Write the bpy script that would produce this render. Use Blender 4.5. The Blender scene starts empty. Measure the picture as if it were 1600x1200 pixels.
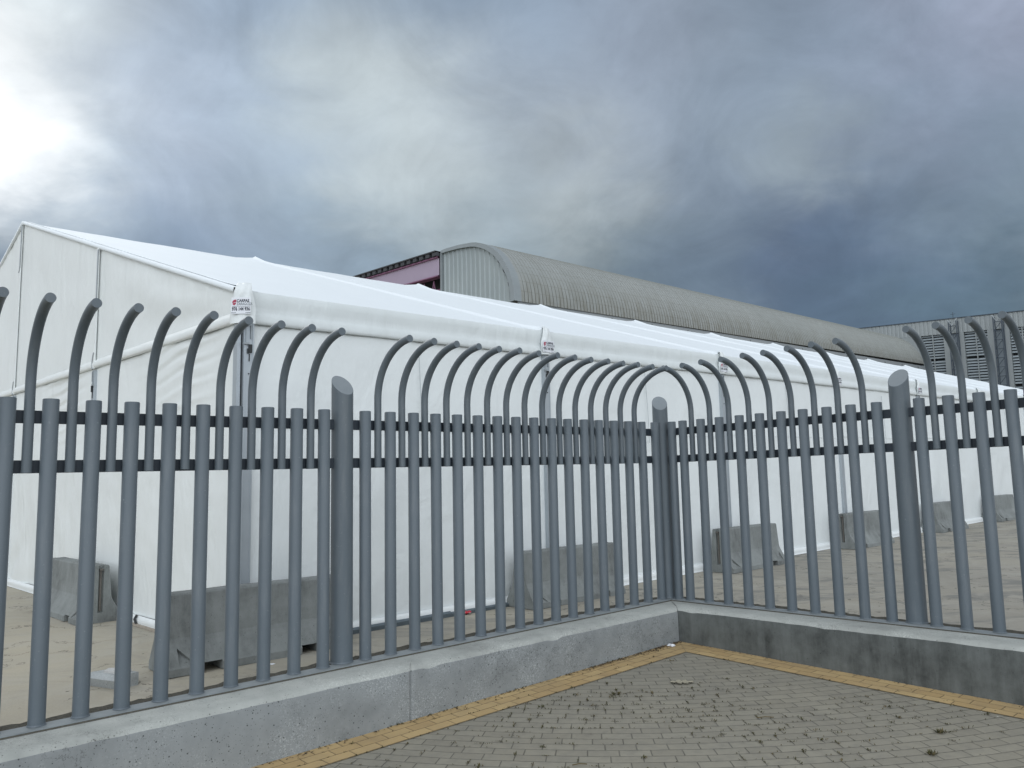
import bpy, bmesh, math, random
from mathutils import Vector, Matrix, noise
random.seed(7)
R = math.radians
sc = bpy.context.scene
col = sc.collection
CZ = 1.65                                   # eye height; the survey heights below are relative to the eye

# ------------------------------------------------------------------ camera
cam_d = bpy.data.cameras.new('camera')
cam = bpy.data.objects.new('camera', cam_d); col.objects.link(cam)
cam_d.sensor_width = 36; cam_d.lens = 1226.62 / 1600 * 36
cam_d.clip_start = 0.05; cam_d.clip_end = 3000
pit, rol = 0.115988, -0.0212372
fw = Vector((0, math.cos(pit), math.sin(pit))); up0 = Vector((0, -math.sin(pit), math.cos(pit))); rt0 = Vector((1, 0, 0))
rt = math.cos(rol) * rt0 + math.sin(rol) * up0
upv = -math.sin(rol) * rt0 + math.cos(rol) * up0
m = Matrix((rt, upv, -fw)).transposed().to_4x4(); m.translation = Vector((0, 0, CZ))
cam.matrix_world = m
sc.camera = cam

def ray(x, y):                              # world direction seen at a photo position (used for the sky only)
    a, b = (x - 800) / 1226.62, -(y - 600) / 1226.62
    return (a * rt + b * upv + fw).normalized()

# ------------------------------------------------------------------ world: overcast sky
def lin(c): return tuple(((v / 255) / 12.92 if v <= 10 else (((v / 255) + .055) / 1.055) ** 2.4) for v in c)
SUN_EL, SUN_AZ = R(34), R(-36)              # azimuth from +Y towards +X
w = bpy.data.worlds.new("World"); sc.world = w; w.use_nodes = True
nt = w.node_tree; nt.nodes.clear()
def N(nt, t, **k):
    n = nt.nodes.new(t)
    for a, v in k.items(): setattr(n, a, v)
    return n
def L(nt, a, b): nt.links.new(a, b)
class G:
    """tiny helper for node graphs"""
    def __init__(s, nt): s.nt = nt
    def inp(s, sock, v):
        if hasattr(v, 'is_linked') or isinstance(v, bpy.types.NodeSocket): s.nt.links.new(v, sock)
        else:
            try: sock.default_value = v
            except Exception: sock.default_value = tuple(v) + (1,)
    def math(s, op, a, b=0.0, c=0.0, clamp=False):
        n = s.nt.nodes.new('ShaderNodeMath'); n.operation = op; n.use_clamp = clamp
        for i, v in enumerate((a, b, c)): s.inp(n.inputs[i], v)
        return n.outputs[0]
    def vm(s, op, a, b=(0, 0, 0), sc_=1.0):
        n = s.nt.nodes.new('ShaderNodeVectorMath'); n.operation = op
        s.inp(n.inputs[0], a)
        if op == 'SCALE': s.inp(n.inputs['Scale'], sc_)
        elif op not in ('LENGTH', 'NORMALIZE'): s.inp(n.inputs[1], b)
        return n.outputs['Value'] if op in ('LENGTH', 'DOT_PRODUCT', 'DISTANCE') else n.outputs[0]
    def noise(s, vec, scale, detail=4, rough=.55, dist=0, out=0, dim='3D'):
        n = s.nt.nodes.new('ShaderNodeTexNoise'); n.noise_dimensions = dim
        if vec is not None: s.inp(n.inputs['Vector'], vec)
        n.inputs['Scale'].default_value = scale; n.inputs['Detail'].default_value = detail
        n.inputs['Roughness'].default_value = rough; n.inputs['Distortion'].default_value = dist
        return n.outputs[out]
    def voro(s, vec, scale, feature='F1', out='Distance', rnd=1):
        n = s.nt.nodes.new('ShaderNodeTexVoronoi'); n.feature = feature
        s.inp(n.inputs['Vector'], vec); n.inputs['Scale'].default_value = scale
        n.inputs['Randomness'].default_value = rnd
        return n.outputs[out]
    def ramp(s, v, stops, interp='LINEAR'):
        n = s.nt.nodes.new('ShaderNodeValToRGB'); n.color_ramp.interpolation = interp
        e = n.color_ramp.elements
        while len(e) < len(stops): e.new(.5)
        for i, (p, c) in enumerate(stops):
            e[i].position = p; e[i].color = (c, c, c, 1) if isinstance(c, (int, float)) else tuple(c) + (1,)
        s.inp(n.inputs[0], v); return n.outputs[0]
    def mix(s, f, a, b, blend='MIX'):
        n = s.nt.nodes.new('ShaderNodeMix'); n.data_type = 'RGBA'; n.blend_type = blend
        s.inp(n.inputs[0], f)
        for sock, v in ((n.inputs[6], a), (n.inputs[7], b)):
            if isinstance(v, (int, float)): v = (v, v, v)
            s.inp(sock, v)
        return n.outputs[2]
    def mapr(s, v, a, b, c=0.0, d=1.0):
        n = s.nt.nodes.new('ShaderNodeMapRange'); s.inp(n.inputs[0], v)
        for i, q in enumerate((a, b, c, d)): n.inputs[i + 1].default_value = q
        return n.outputs[0]
    def sep(s, v):
        n = s.nt.nodes.new('ShaderNodeSeparateXYZ'); s.inp(n.inputs[0], v); return n.outputs
    def comb(s, x, y, z):
        n = s.nt.nodes.new('ShaderNodeCombineXYZ')
        for i, v in enumerate((x, y, z)): s.inp(n.inputs[i], v)
        return n.outputs[0]

g = G(nt)
tc = N(nt, 'ShaderNodeTexCoord'); dirv = g.vm('NORMALIZE', tc.outputs['Generated'])
# stretch near the horizon like a real cloud layer: project on a plane overhead
zc = g.math('MAXIMUM', g.sep(dirv)[2], 0.0)
pl = g.vm('SCALE', dirv, sc_=g.math('DIVIDE', 1.0, g.math('ADD', zc, 0.22)))
n1 = g.noise(pl, 1.6, 5, .5, .3, out=1)
n2 = g.noise(pl, 4.5, 6, .55, .4, out=1)
warp = g.vm('ADD', g.vm('SCALE', g.vm('SUBTRACT', n1, (.5, .5, .5)), sc_=.26), g.vm('SCALE', g.vm('SUBTRACT', n2, (.5, .5, .5)), sc_=.11))
dw = g.vm('NORMALIZE', g.vm('ADD', dirv, warp))
SKY = [(0, 170, 300, 302, 304, 170), (50, 215, 285, 287, 289, 240), (10, 110, 262, 266, 268, 200), (60, 40, 230, 244, 249, 120), (40, 330, 99, 119, 138, 120), (130, 250, 185, 204, 210, 150), (200, 100, 174, 187, 198, 90), (260, 190, 193, 210, 235, 90), (400, 60, 147, 170, 195, 70), (400, 270, 164, 183, 201, 90), (250, 330, 117, 137, 166, 120), (590, 190, 187, 200, 204, 110), (680, 260, 213, 225, 229, 110), (620, 330, 178, 191, 195, 90), (800, 60, 143, 166, 190, 70), (740, 370, 110, 137, 154, 120), (450, 350, 132, 157, 181, 120), (900, 300, 188, 198, 197, 120), (820, 200, 151, 166, 185, 90), (1000, 110, 145, 159, 179, 80), (1110, 210, 147, 165, 184, 90), (1265, 240, 172, 187, 190, 260), (1300, 90, 124, 144, 165, 70), (1500, 40, 164, 174, 199, 70), (1500, 200, 108, 130, 153, 90), (1250, 340, 79, 99, 133, 130), (1120, 330, 113, 132, 151, 120), (1430, 370, 90, 112, 140, 110), (1500, 470, 83, 111, 130, 150), (1150, 440, 94, 115, 135, 200), (950, 390, 82, 106, 124, 160), (1570, 290, 133, 155, 170, 110), (1300, 460, 82, 107, 132, 150), (200, 360, 132, 160, 188, 100), (560, 400, 124, 151, 174, 150)]
acc = None; wacc = None
for (x, y, r_, g_, b_, k) in SKY:
    d = ray(x, y); c = [((v / 255 + .055) / 1.055) ** 2.4 for v in (r_, g_, b_)]
    dt = g.vm('DOT_PRODUCT', dw, tuple(d))
    wt = g.math('EXPONENT', g.math('MULTIPLY', g.math('SUBTRACT', dt, 1.0), float(k) * 2.4))
    term = g.vm('SCALE', tuple(c), sc_=wt)
    acc = term if acc is None else g.vm('ADD', acc, term)
    wacc = wt if wacc is None else g.math('ADD', wacc, wt)
# the part of the sky behind and above the viewer: bright overcast, boosted behind to light the facing walls
BG = (.80, .86, .93)
fog = g.noise(pl, 1.1, 5, .55, .5)
back = g.mix(fog, tuple(v * .78 for v in BG), tuple(v * 1.22 for v in BG))
w0 = 0.006
facing = g.math('MAXIMUM', g.math('MULTIPLY', g.sep(dirv)[1], -1.0), 0.0)
back = g.vm('SCALE', back, sc_=g.math('ADD', .66, g.math('MULTIPLY', facing, 1.95)))
acc = g.vm('ADD', acc, g.vm('SCALE', back, sc_=w0)); wacc = g.math('ADD', wacc, w0)
cl = g.vm('SCALE', acc, sc_=g.math('DIVIDE', 1.0, wacc))
plr = g.vm('ADD', g.vm('SCALE', pl, sc_=.55), g.vm('SCALE', dirv, sc_=1.5))
det = g.noise(g.vm('ADD', plr, (3.1, 7.7, 0)), 2.6, 9, .58, .9)
det = g.math('ADD', 0.62, g.math('MULTIPLY', det, .76))
det2 = g.noise(g.vm('ADD', plr, (13.1, 2.7, 0)), 8.0, 6, .6, .5)
det = g.math('MULTIPLY', det, g.math('ADD', 0.90, g.math('MULTIPLY', det2, .20)))
cl = g.vm('SCALE', cl, sc_=det)
lum = g.vm('DOT_PRODUCT', cl, (.25, .65, .10))
cl = g.mix(.16, cl, g.vm('SCALE', (.97, 1.0, 1.02), sc_=lum))
cl = g.vm('ADD', g.vm('SCALE', cl, sc_=.97), (.012, .013, .014))
skyt = N(nt, 'ShaderNodeTexSky', sky_type='NISHITA'); skyt.sun_disc = False
skyt.sun_elevation = SUN_EL; skyt.sun_rotation = SUN_AZ
STR = 0.10
# thick cloud covers the blue sky almost fully
mixc = g.mix(.97, skyt.outputs[0], g.vm('SCALE', cl, sc_=1.0 / STR))
bgn = N(nt, 'ShaderNodeBackground'); L(nt, mixc, bgn.inputs[0]); bgn.inputs[1].default_value = STR
wo = N(nt, 'ShaderNodeOutputWorld'); L(nt, bgn.outputs[0], wo.inputs[0])

# ------------------------------------------------------------------ sun behind cloud
sd = bpy.data.lights.new('sun', 'SUN'); sun = bpy.data.objects.new('sun', sd); col.objects.link(sun)
sd.energy = 0.5; sd.angle = R(30); sd.color = (1, .985, .96)
sdir = Vector((math.sin(SUN_AZ) * math.cos(SUN_EL), math.cos(SUN_AZ) * math.cos(SUN_EL), math.sin(SUN_EL)))
sun.rotation_euler = sdir.to_track_quat('Z', 'Y').to_euler()
sc.view_settings.view_transform = 'Standard'; sc.view_settings.look = 'None'
sc.view_settings.exposure = 0.0; sc.view_settings.gamma = 1.0; sc.view_settings.use_curve_mapping = False

# ------------------------------------------------------------------ materials
def mat(name, build, rough=.6, spec=.5, metal=0):
    mt = bpy.data.materials.new(name); mt.use_nodes = True
    nt = mt.node_tree; b = nt.nodes['Principled BSDF']
    b.inputs['Roughness'].default_value = rough; b.inputs['Metallic'].default_value = metal
    b.inputs['Specular IOR Level'].default_value = spec
    g = G(nt); t = nt.nodes.new('ShaderNodeTexCoord'); geo = nt.nodes.new('ShaderNodeNewGeometry')
    def bump(h, strength, dist=.01, prev=None):
        n = nt.nodes.new('ShaderNodeBump'); n.inputs['Strength'].default_value = strength; n.inputs['Distance'].default_value = dist
        nt.links.new(h, n.inputs['Height'])
        if prev is not None: nt.links.new(prev, n.inputs['Normal'])
        return n.outputs[0]
    build(g, t, geo, b, bump)
    return mt
def setc(g, b, c): g.inp(b.inputs['Base Color'], c)
def setn(g, b, n): g.inp(b.inputs['Normal'], n)

def simple(name, c, rough=.6, spec=.5, metal=0, var=.1, scale=6, bmp=.0, bscale=80):
    def f(g, t, geo, b, bump):
        v = geo.outputs['Position']
        n = g.noise(v, scale, 4)
        setc(g, b, g.mix(n, tuple(x * (1 - var) for x in c), tuple(x * (1 + var) for x in c)))
        if bmp: setn(g, b, bump(g.noise(v, bscale, 3), bmp, .004))
    return mat(name, f, rough, spec, metal)

def f_fence(g, t, geo, b, bump):
    v = geo.outputs['Position']
    n = g.noise(v, 2.5, 5, .6); n2 = g.noise(v, 60, 3, .6)
    c = g.mix(n, (.102, .126, .145), (.126, .151, .170))
    dust = g.ramp(g.noise(g.vm('MULTIPLY', v, (9, 9, 1.2)), 2.2, 5, .65), [(.50, 0.0), (.80, .35)])
    c = g.mix(dust, c, (.22, .235, .24))
    c = g.mix(g.ramp(n2, [(.66, 0.0), (.74, .5)]), c, (.25, .27, .28))
    setc(g, b, c); g.inp(b.inputs['Roughness'], g.mapr(n, 0, 1, .34, .52))
    setn(g, b, bump(g.noise(v, 260, 2), .08, .002))
M_fence = mat('painted_steel', f_fence, .5, .4)
def f_fcap(g, t, geo, b, bump):
    v = geo.outputs['Position']; n = g.noise(v, 14, 5, .6)
    setc(g, b, g.mix(n, (.19, .22, .24), (.25, .275, .29))); setn(g, b, bump(g.noise(v, 120, 2), .1, .002))
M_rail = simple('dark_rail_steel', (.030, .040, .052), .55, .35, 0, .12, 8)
M_plate = simple('dusty_base_plate', (.24, .265, .275), .7, .3, 0, .25, 7, .3, 90)
M_cap = mat('post_cap_steel', f_fcap, .5, .4)

def concrete(name, c, light, dark, pit=1.0, blot=.5, joint=False, rough=.9, spk=.4, streak=0.0):
    def f(g, t, geo, b, bump):
        v = geo.outputs['Position']
        big = g.noise(v, 1.3, 6, .6, .4); mid = g.noise(v, 9, 6, .65); fine = g.noise(v, 120, 4, .7)
        cc = g.mix(g.ramp(big, [(.3, 0.0), (.7, 1.0)]), tuple(x * (1 - blot * .35) for x in c), tuple(x * (1 + blot * .25) for x in c))
        cc = g.mix(g.mapr(mid, .3, .7, 0, .45), cc, light)
        # aggregate showing where the skin wore off
        ag = g.math('MULTIPLY', g.ramp(g.noise(v, 85, 3, .75), [(.52, 0.0), (.62, 1.0)]), g.ramp(g.noise(v, 2.6, 4, .6), [(.42, 0.0), (.62, 1.0)]))
        cc = g.mix(g.math('MULTIPLY', ag, spk), cc, tuple(min(1, x * 1.5) for x in light))
        # pits
        d = g.voro(v, 95, 'F1'); sel = g.sep(g.voro(v, 95, 'F1', 'Color'))[0]
        p1 = g.math('MULTIPLY', g.math('LESS_THAN', d, .22), g.math('GREATER_THAN', sel, 1 - .16 * pit))
        d2 = g.voro(v, 42, 'F1'); sel2 = g.sep(g.voro(v, 42, 'F1', 'Color'))[1]
        p2 = g.math('MULTIPLY', g.math('LESS_THAN', d2, .2), g.math('GREATER_THAN', sel2, 1 - .13 * pit))
        pp = g.math('MAXIMUM', p1, p2)
        cc = g.mix(g.math('MULTIPLY', pp, .8), cc, dark)
        # hair cracks
        cr = g.math('MULTIPLY', g.math('LESS_THAN', g.math('ABSOLUTE', g.math('SUBTRACT', g.noise(v, 3.2, 8, .7), .5)), .0035),
                    g.ramp(g.noise(v, 1.9, 2), [(.50, 0.0), (.60, 1.0)]))
        cc = g.mix(g.math('MULTIPLY', cr, .6 * pit if pit < 1.5 else .7), cc, dark)
        if streak:
            st = g.noise(g.vm('MULTIPLY', v, (6, 6, .8)), 1.6, 6, .7)
            cc = g.mix(g.ramp(st, [(.42, 0.0), (.75, streak)]), cc, light)
        setc(g, b, cc)
        h = g.math('SUBTRACT', g.math('ADD', g.math('MULTIPLY', fine, .35), g.math('MULTIPLY', mid, .6)), g.math('MULTIPLY', pp, 1.2))
        setn(g, b, bump(h, .5, .008))
    return mat(name, f, rough, .3)
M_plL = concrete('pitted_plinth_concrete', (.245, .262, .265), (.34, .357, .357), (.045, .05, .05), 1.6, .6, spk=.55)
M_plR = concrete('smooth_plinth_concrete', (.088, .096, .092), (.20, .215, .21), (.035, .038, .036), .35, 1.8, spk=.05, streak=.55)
M_plTop = concrete('coping_concrete', (.385, .40, .375), (.50, .51, .48), (.10, .10, .09), 1.1, 1.0, spk=.45, streak=.25)
M_barr = concrete('barrier_concrete', (.185, .20, .195), (.27, .285, .28), (.05, .055, .05), .7, 1.4, spk=.15, streak=.6)
M_block = concrete('block_concrete', (.30, .32, .32), (.42, .43, .43), (.07, .07, .07), 1, .6)

def f_yard(g, t, geo, b, bump):
    v = geo.outputs['Position']; s = g.sep(v)
    big = g.noise(v, .22, 6, .6, .8); mid = g.noise(v, 1.1, 7, .65, 1.0); fine = g.noise(v, 40, 4, .7)
    c = g.mix(g.ramp(big, [(.35, 0.0), (.65, 1.0)]), (.44, .395, .305), (.33, .305, .25))
    c = g.mix(g.mapr(s[0], -3.0, 5.0, 0, .55), c, (.25, .24, .215))
    c = g.mix(g.ramp(mid, [(.40, 0.0), (.68, .5)]), c, (.42, .40, .35))
    wet = g.ramp(g.noise(g.vm('MULTIPLY', v, (1, 1.7, 1)), .75, 7, .68, 1.2), [(.50, 0.0), (.62, .75)])
    c = g.mix(g.math('MULTIPLY', wet, g.mapr(s[0], -5.0, 3.0, .25, 1.0)), c, (.17, .17, .16))
    d = g.voro(v, 7, 'F1'); sl = g.sep(g.voro(v, 7, 'F1', 'Color'))[0]
    sp = g.math('MULTIPLY', g.math('LESS_THAN', g.math('ADD', d, g.math('MULTIPLY', g.noise(v, 30, 3), .3)), .26), g.math('GREATER_THAN', sl, .86))
    c = g.mix(g.math('MULTIPLY', sp, .8), c, (.07, .065, .05))
    cr = g.math('MULTIPLY', g.math('LESS_THAN', g.math('ABSOLUTE', g.math('SUBTRACT', g.noise(v, .55, 8, .62), .5)), .0035), g.ramp(g.noise(v, .7, 2), [(.42, 0.0), (.52, .85)]))
    c = g.mix(cr, c, (.09, .085, .07))
    c = g.mix(g.mapr(fine, .3, .7, 0, .16), c, (.16, .15, .13))
    setc(g, b, c); setn(g, b, bump(g.math('ADD', fine, g.math('MULTIPLY', mid, 2.0)), .35, .01))
M_yard = mat('yard_concrete', f_yard, .85, .3)

PCX, PCY = 1.15, 12.7                        # centre the paving arcs are laid round
def f_pave(g, t, geo, b, bump):
    v = geo.outputs['Position']; s = g.sep(v)
    # slight wobble so that no line is dead straight
    wob = g.noise(v, 3.0, 2); wob = g.math('MULTIPLY', g.math('SUBTRACT', wob, .5), .018)
    dx = g.math('SUBTRACT', s[0], PCX); dy = g.math('SUBTRACT', s[1], PCY)
    r = g.math('ADD', g.math('SQRT', g.math('ADD', g.math('MULTIPLY', dx, dx), g.math('MULTIPLY', dy, dy))), wob)
    th = g.math('ARCTAN2', dx, g.math('MULTIPLY', dy, -1.0))
    rr = g.math('DIVIDE', r, .1); row = g.math('FLOOR', rr); fr = g.math('SUBTRACT', rr, row)
    rm = g.math('MULTIPLY', g.math('ADD', row, .5), .1)
    off = g.math('ADD', g.math('MULTIPLY', row, .5), g.math('MULTIPLY', g.math('SINE', g.math('MULTIPLY', row, 1.7)), .13))
    uu = g.math('ADD', g.math('DIVIDE', g.math('MULTIPLY', th, rm), .2), off)
    uf = g.math('SUBTRACT', uu, g.math('FLOOR', uu)); ui = g.math('FLOOR', uu)
    d1 = g.math('MULTIPLY', g.math('MINIMUM', fr, g.math('SUBTRACT', 1.0, fr)), .1)
    d2 = g.math('MULTIPLY', g.math('MINIMUM', uf, g.math('SUBTRACT', 1.0, uf)), .2)
    dj = g.math('MINIMUM', d1, d2)
    wn = g.nt.nodes.new('ShaderNodeTexWhiteNoise'); wn.noise_dimensions = '2D'
    g.inp(wn.inputs['Vector'], g.comb(ui, row, 0.0))
    cellv = wn.outputs['Value']
    big = g.noise(v, .8, 5, .6); fine = g.noise(v, 90, 4, .7); mid = g.noise(v, 12, 4, .6)
    c = g.mix(cellv, (.258, .236, .182), (.31, .286, .222))
    c = g.mix(g.ramp(big, [(.35, 0.0), (.65, 1.0)]), c, g.mix(.5, c, (.25, .236, .195)))
    c = g.mix(g.mapr(fine, .35, .7, 0, .30), c, (.30, .29, .27)); c = g.mix(g.mapr(mid, .45, .75, 0, .35), c, (.15, .145, .13))
    st = g.ramp(g.noise(v, 1.9, 4, .7, .8), [(.56, 0.0), (.74, .4)]); c = g.mix(st, c, (.135, .13, .12))
    jm = g.mapr(g.math('ADD', dj, g.math('MULTIPLY', g.math('SUBTRACT', g.noise(v, 55, 3, .7), .5), .005)), .0012, .0048, 1.0, 0.0)
    jc = g.mix(g.ramp(g.noise(v, 5, 3), [(.4, 0.0), (.6, 1.0)]), (.075, .07, .055), (.11, .105, .09))
    c = g.mix(g.math('MULTIPLY', jm, .8), c, jc)
    setc(g, b, c)
    h = g.math('ADD', g.mapr(dj, .001, .007, 0, 1.0), g.math('ADD', g.math('MULTIPLY', cellv, .25), g.math('MULTIPLY', fine, .2)))
    setn(g, b, bump(h, .6, .006))
M_pave = mat('grey_arc_paving', f_pave, .85, .3)
def f_yel(g, t, geo, b, bump):
    uv = t.outputs['UV']; v = geo.outputs['Position']
    s = g.sep(uv)
    rr = g.math('DIVIDE', s[1], .1); row = g.math('FLOOR', rr); fr = g.math('SUBTRACT', rr, row)
    wob = g.math('MULTIPLY', g.math('SUBTRACT', g.noise(v, 4.0, 2), .5), .02)
    uu = g.math('ADD', g.math('DIVIDE', g.math('ADD', s[0], wob), .2), g.math('MULTIPLY', row, .47))
    ui = g.math('FLOOR', uu); uf = g.math('SUBTRACT', uu, ui)
    d1 = g.math('MULTIPLY', g.math('MINIMUM', fr, g.math('SUBTRACT', 1.0, fr)), .1)
    d2 = g.math('MULTIPLY', g.math('MINIMUM', uf, g.math('SUBTRACT', 1.0, uf)), .2)
    dj = g.math('MINIMUM', d1, d2)
    wn = g.nt.nodes.new('ShaderNodeTexWhiteNoise'); wn.noise_dimensions = '2D'; g.inp(wn.inputs['Vector'], g.comb(ui, row, 0.0))
    c = g.mix(wn.outputs['Value'], (.44, .305, .145), (.53, .385, .19))
    fine = g.noise(v, 80, 4, .7); mid = g.noise(v, 3, 5, .6)
    c = g.mix(g.mapr(mid, .45, .7, 0, .45), c, (.27, .20, .12)); c = g.mix(g.mapr(fine, .4, .7, 0, .2), c, (.45, .37, .24))
    jm = g.mapr(g.math('ADD', dj, g.math('MULTIPLY', g.math('SUBTRACT', g.noise(v, 55, 3, .7), .5), .006)), .001, .0045, 1.0, 0.0)
    c = g.mix(g.math('MULTIPLY', jm, .8), c, (.10, .08, .045))
    setc(g, b, c)
    setn(g, b, bump(g.math('ADD', g.mapr(dj, .001, .007, 0, 1.0), g.math('MULTIPLY', fine, .2)), .6, .006))
M_yel = mat('ochre_paving', f_yel, .85, .3)

def pvc(name, c, wr=.5, rough=.42, dirt=.15, stretch=(1, 1, 1), wscale=1.2, dist=.05):
    def f(g, t, geo, b, bump):
        v = geo.outputs['Position']
        n = g.noise(v, 1.1, 5, .6); st = g.noise(g.vm('MULTIPLY', v, (7, 7, .5)), 1.0, 5, .65)
        cc = g.mix(g.ramp(n, [(.35, 0.0), (.75, dirt)]), c, tuple(x * .86 for x in c))
        cc = g.mix(g.ramp(st, [(.55, 0.0), (.8, dirt * .8)]), cc, (c[0] * .78, c[1] * .79, c[2] * .74))
        setc(g, b, cc)
        vv = g.vm('MULTIPLY', v, stretch)
        w1 = g.noise(vv, wscale, 4, .5, 1.2)
        w2 = g.noise(vv, wscale * 4, 3, .5, .8)
        setn(g, b, bump(g.math('ADD', w1, g.math('MULTIPLY', w2, .22)), wr, dist))
    return mat(name, f, rough, .45)
M_pvc = pvc('white_pvc_wall', (.75, .785, .785), .5, .38, .16, (1, 1, .8), 1.3, .06)
M_fas = pvc('white_pvc_valance', (.69, .73, .73), .45, .4, .3, (1.5, 1.5, .5), 1.6, .05)
M_gab = pvc('white_pvc_gable', (.77, .80, .79), .32, .36, .2, (1.4, 1.4, .6), 1.5, .07)
M_roof = pvc('white_pvc_roof', (.77, .815, .84), .22, .62, .12, (1, 1, 1), .9, .05)
M_skirt = pvc('white_pvc_skirt', (.80, .83, .83), .4, .4, .25, (1, 1, 1), 2.5, .04)
M_alu = simple('anodised_aluminium', (.42, .46, .49), .45, .5, .55, .1, 5)
M_galv = simple('galvanised_steel', (.33, .36, .38), .5, .5, .6, .25, 60)
M_dark = simple('dark_rubber', (.03, .034, .036), .7)
M_seam = simple('seam_grey', (.42, .46, .47), .6)
M_base = simple('base_rail_steel', (.12, .15, .17), .6, .4, .3, .3, 9)
M_tag = simple('tag_white', (.74, .76, .80), .5, .4, 0, .03)
M_ink = simple('ink_dark', (.03, .035, .05), .6)
M_inkg = simple('ink_grey', (.14, .16, .18), .6)
M_red = simple('logo_crimson', (.36, .03, .07), .5)
M_dirt = simple('dirt', (.10, .095, .08), 1, .1, 0, .7, 90, .9, 120)

def f_seam(cA, cB, sx):                       # metal cladding: tint + stains
    def f(g, t, geo, b, bump):
        v = geo.outputs['Position']
        n = g.noise(v, .12, 6, .65); st = g.noise(g.vm('MULTIPLY', v, (1.4, 1.4, .18)), .6, 6, .7)
        c = g.mix(g.ramp(n, [(.35, 0.0), (.65, 1.0)]), cA, cB)
        c = g.mix(g.ramp(st, [(.48, 0.0), (.8, sx)]), c, tuple(x * .55 for x in cA))
        setc(g, b, c)
    return f
def f_barrel(g, t, geo, b, bump):
    uv = g.sep(t.outputs['UV']); v = geo.outputs['Position']
    n = g.noise(v, .10, 6, .65)
    c = g.mix(g.ramp(n, [(.35, 0.0), (.65, 1.0)]), (.30, .32, .312), (.355, .37, .358))
    rows = g.math('FRACT', g.math('DIVIDE', uv[1], .95))
    ln = g.math('LESS_THAN', g.math('MINIMUM', rows, g.math('SUBTRACT', 1.0, rows)), .045)
    c = g.mix(g.math('MULTIPLY', ln, .35), c, (.19, .185, .16))
    pt = g.noise(g.comb(g.math('MULTIPLY', uv[0], .9), g.math('MULTIPLY', uv[1], .22), 4.0), 1.0, 7, .72)
    c = g.mix(g.ramp(pt, [(.45, 0.0), (.75, .5)]), c, (.20, .20, .175))
    # rust-brown dirt creeping up from the eaves
    wn = g.noise(g.comb(g.math('MULTIPLY', uv[0], 2.2), g.math('MULTIPLY', uv[1], .35), 0.0), 1.0, 6, .7)
    low = g.mapr(uv[1], 0.0, 4.0, .7, 0.0)
    c = g.mix(g.math('MULTIPLY', low, g.ramp(wn, [(.38, 0.0), (.62, 1.0)])), c, (.18, .17, .13))
    setc(g, b, c)
M_barrel = mat('weathered_metal_roof', f_barrel, .55, .4, .15)
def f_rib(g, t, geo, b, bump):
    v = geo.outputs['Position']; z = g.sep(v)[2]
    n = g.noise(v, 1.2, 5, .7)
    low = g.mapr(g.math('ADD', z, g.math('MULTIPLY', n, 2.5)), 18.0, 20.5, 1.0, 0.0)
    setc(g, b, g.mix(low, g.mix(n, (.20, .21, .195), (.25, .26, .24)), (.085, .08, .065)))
M_rib = mat('seam_metal', f_rib, .55, .4, .15)
M_endw = mat('ribbed_grey_cladding', f_seam((.30, .34, .345), (.35, .39, .39), .25), .5, .4, .2)
M_trim = simple('trim_metal', (.27, .30, .31), .5, .4, .2, .12, 1)
M_gut = simple('gutter_metal', (.30, .32, .33), .5, .4, .2, .15, .5)
M_pur = simple('mauve_painted_steel', (.37, .30, .385), .55, .4, 0, .08, .6)
M_pnk = simple('magenta_edge', (.22, .10, .17), .55, .4, 0, .1, 1)
M_deck = simple('roof_deck_dark', (.065, .068, .075), .7, .3, 0, .2, 1)
M_truss = simple('truss_dark', (.05, .035, .045), .7)
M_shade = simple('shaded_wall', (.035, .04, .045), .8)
M_lwall = mat('pale_cladding', f_seam((.28, .305, .31), (.32, .345, .345), .3), .55, .4, .15)
M_lwall2 = simple('recess_cladding', (.22, .255, .28), .6, .3, .1, .15, 1)
M_lblade = simple('louver_metal', (.30, .34, .36), .5, .4, .2, .1, .7)
M_lat = simple('lattice_paint', (.06, .078, .10), .6, .4, 0, .15, 1)
M_latw = simple('lattice_white', (.42, .46, .48), .6)

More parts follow.
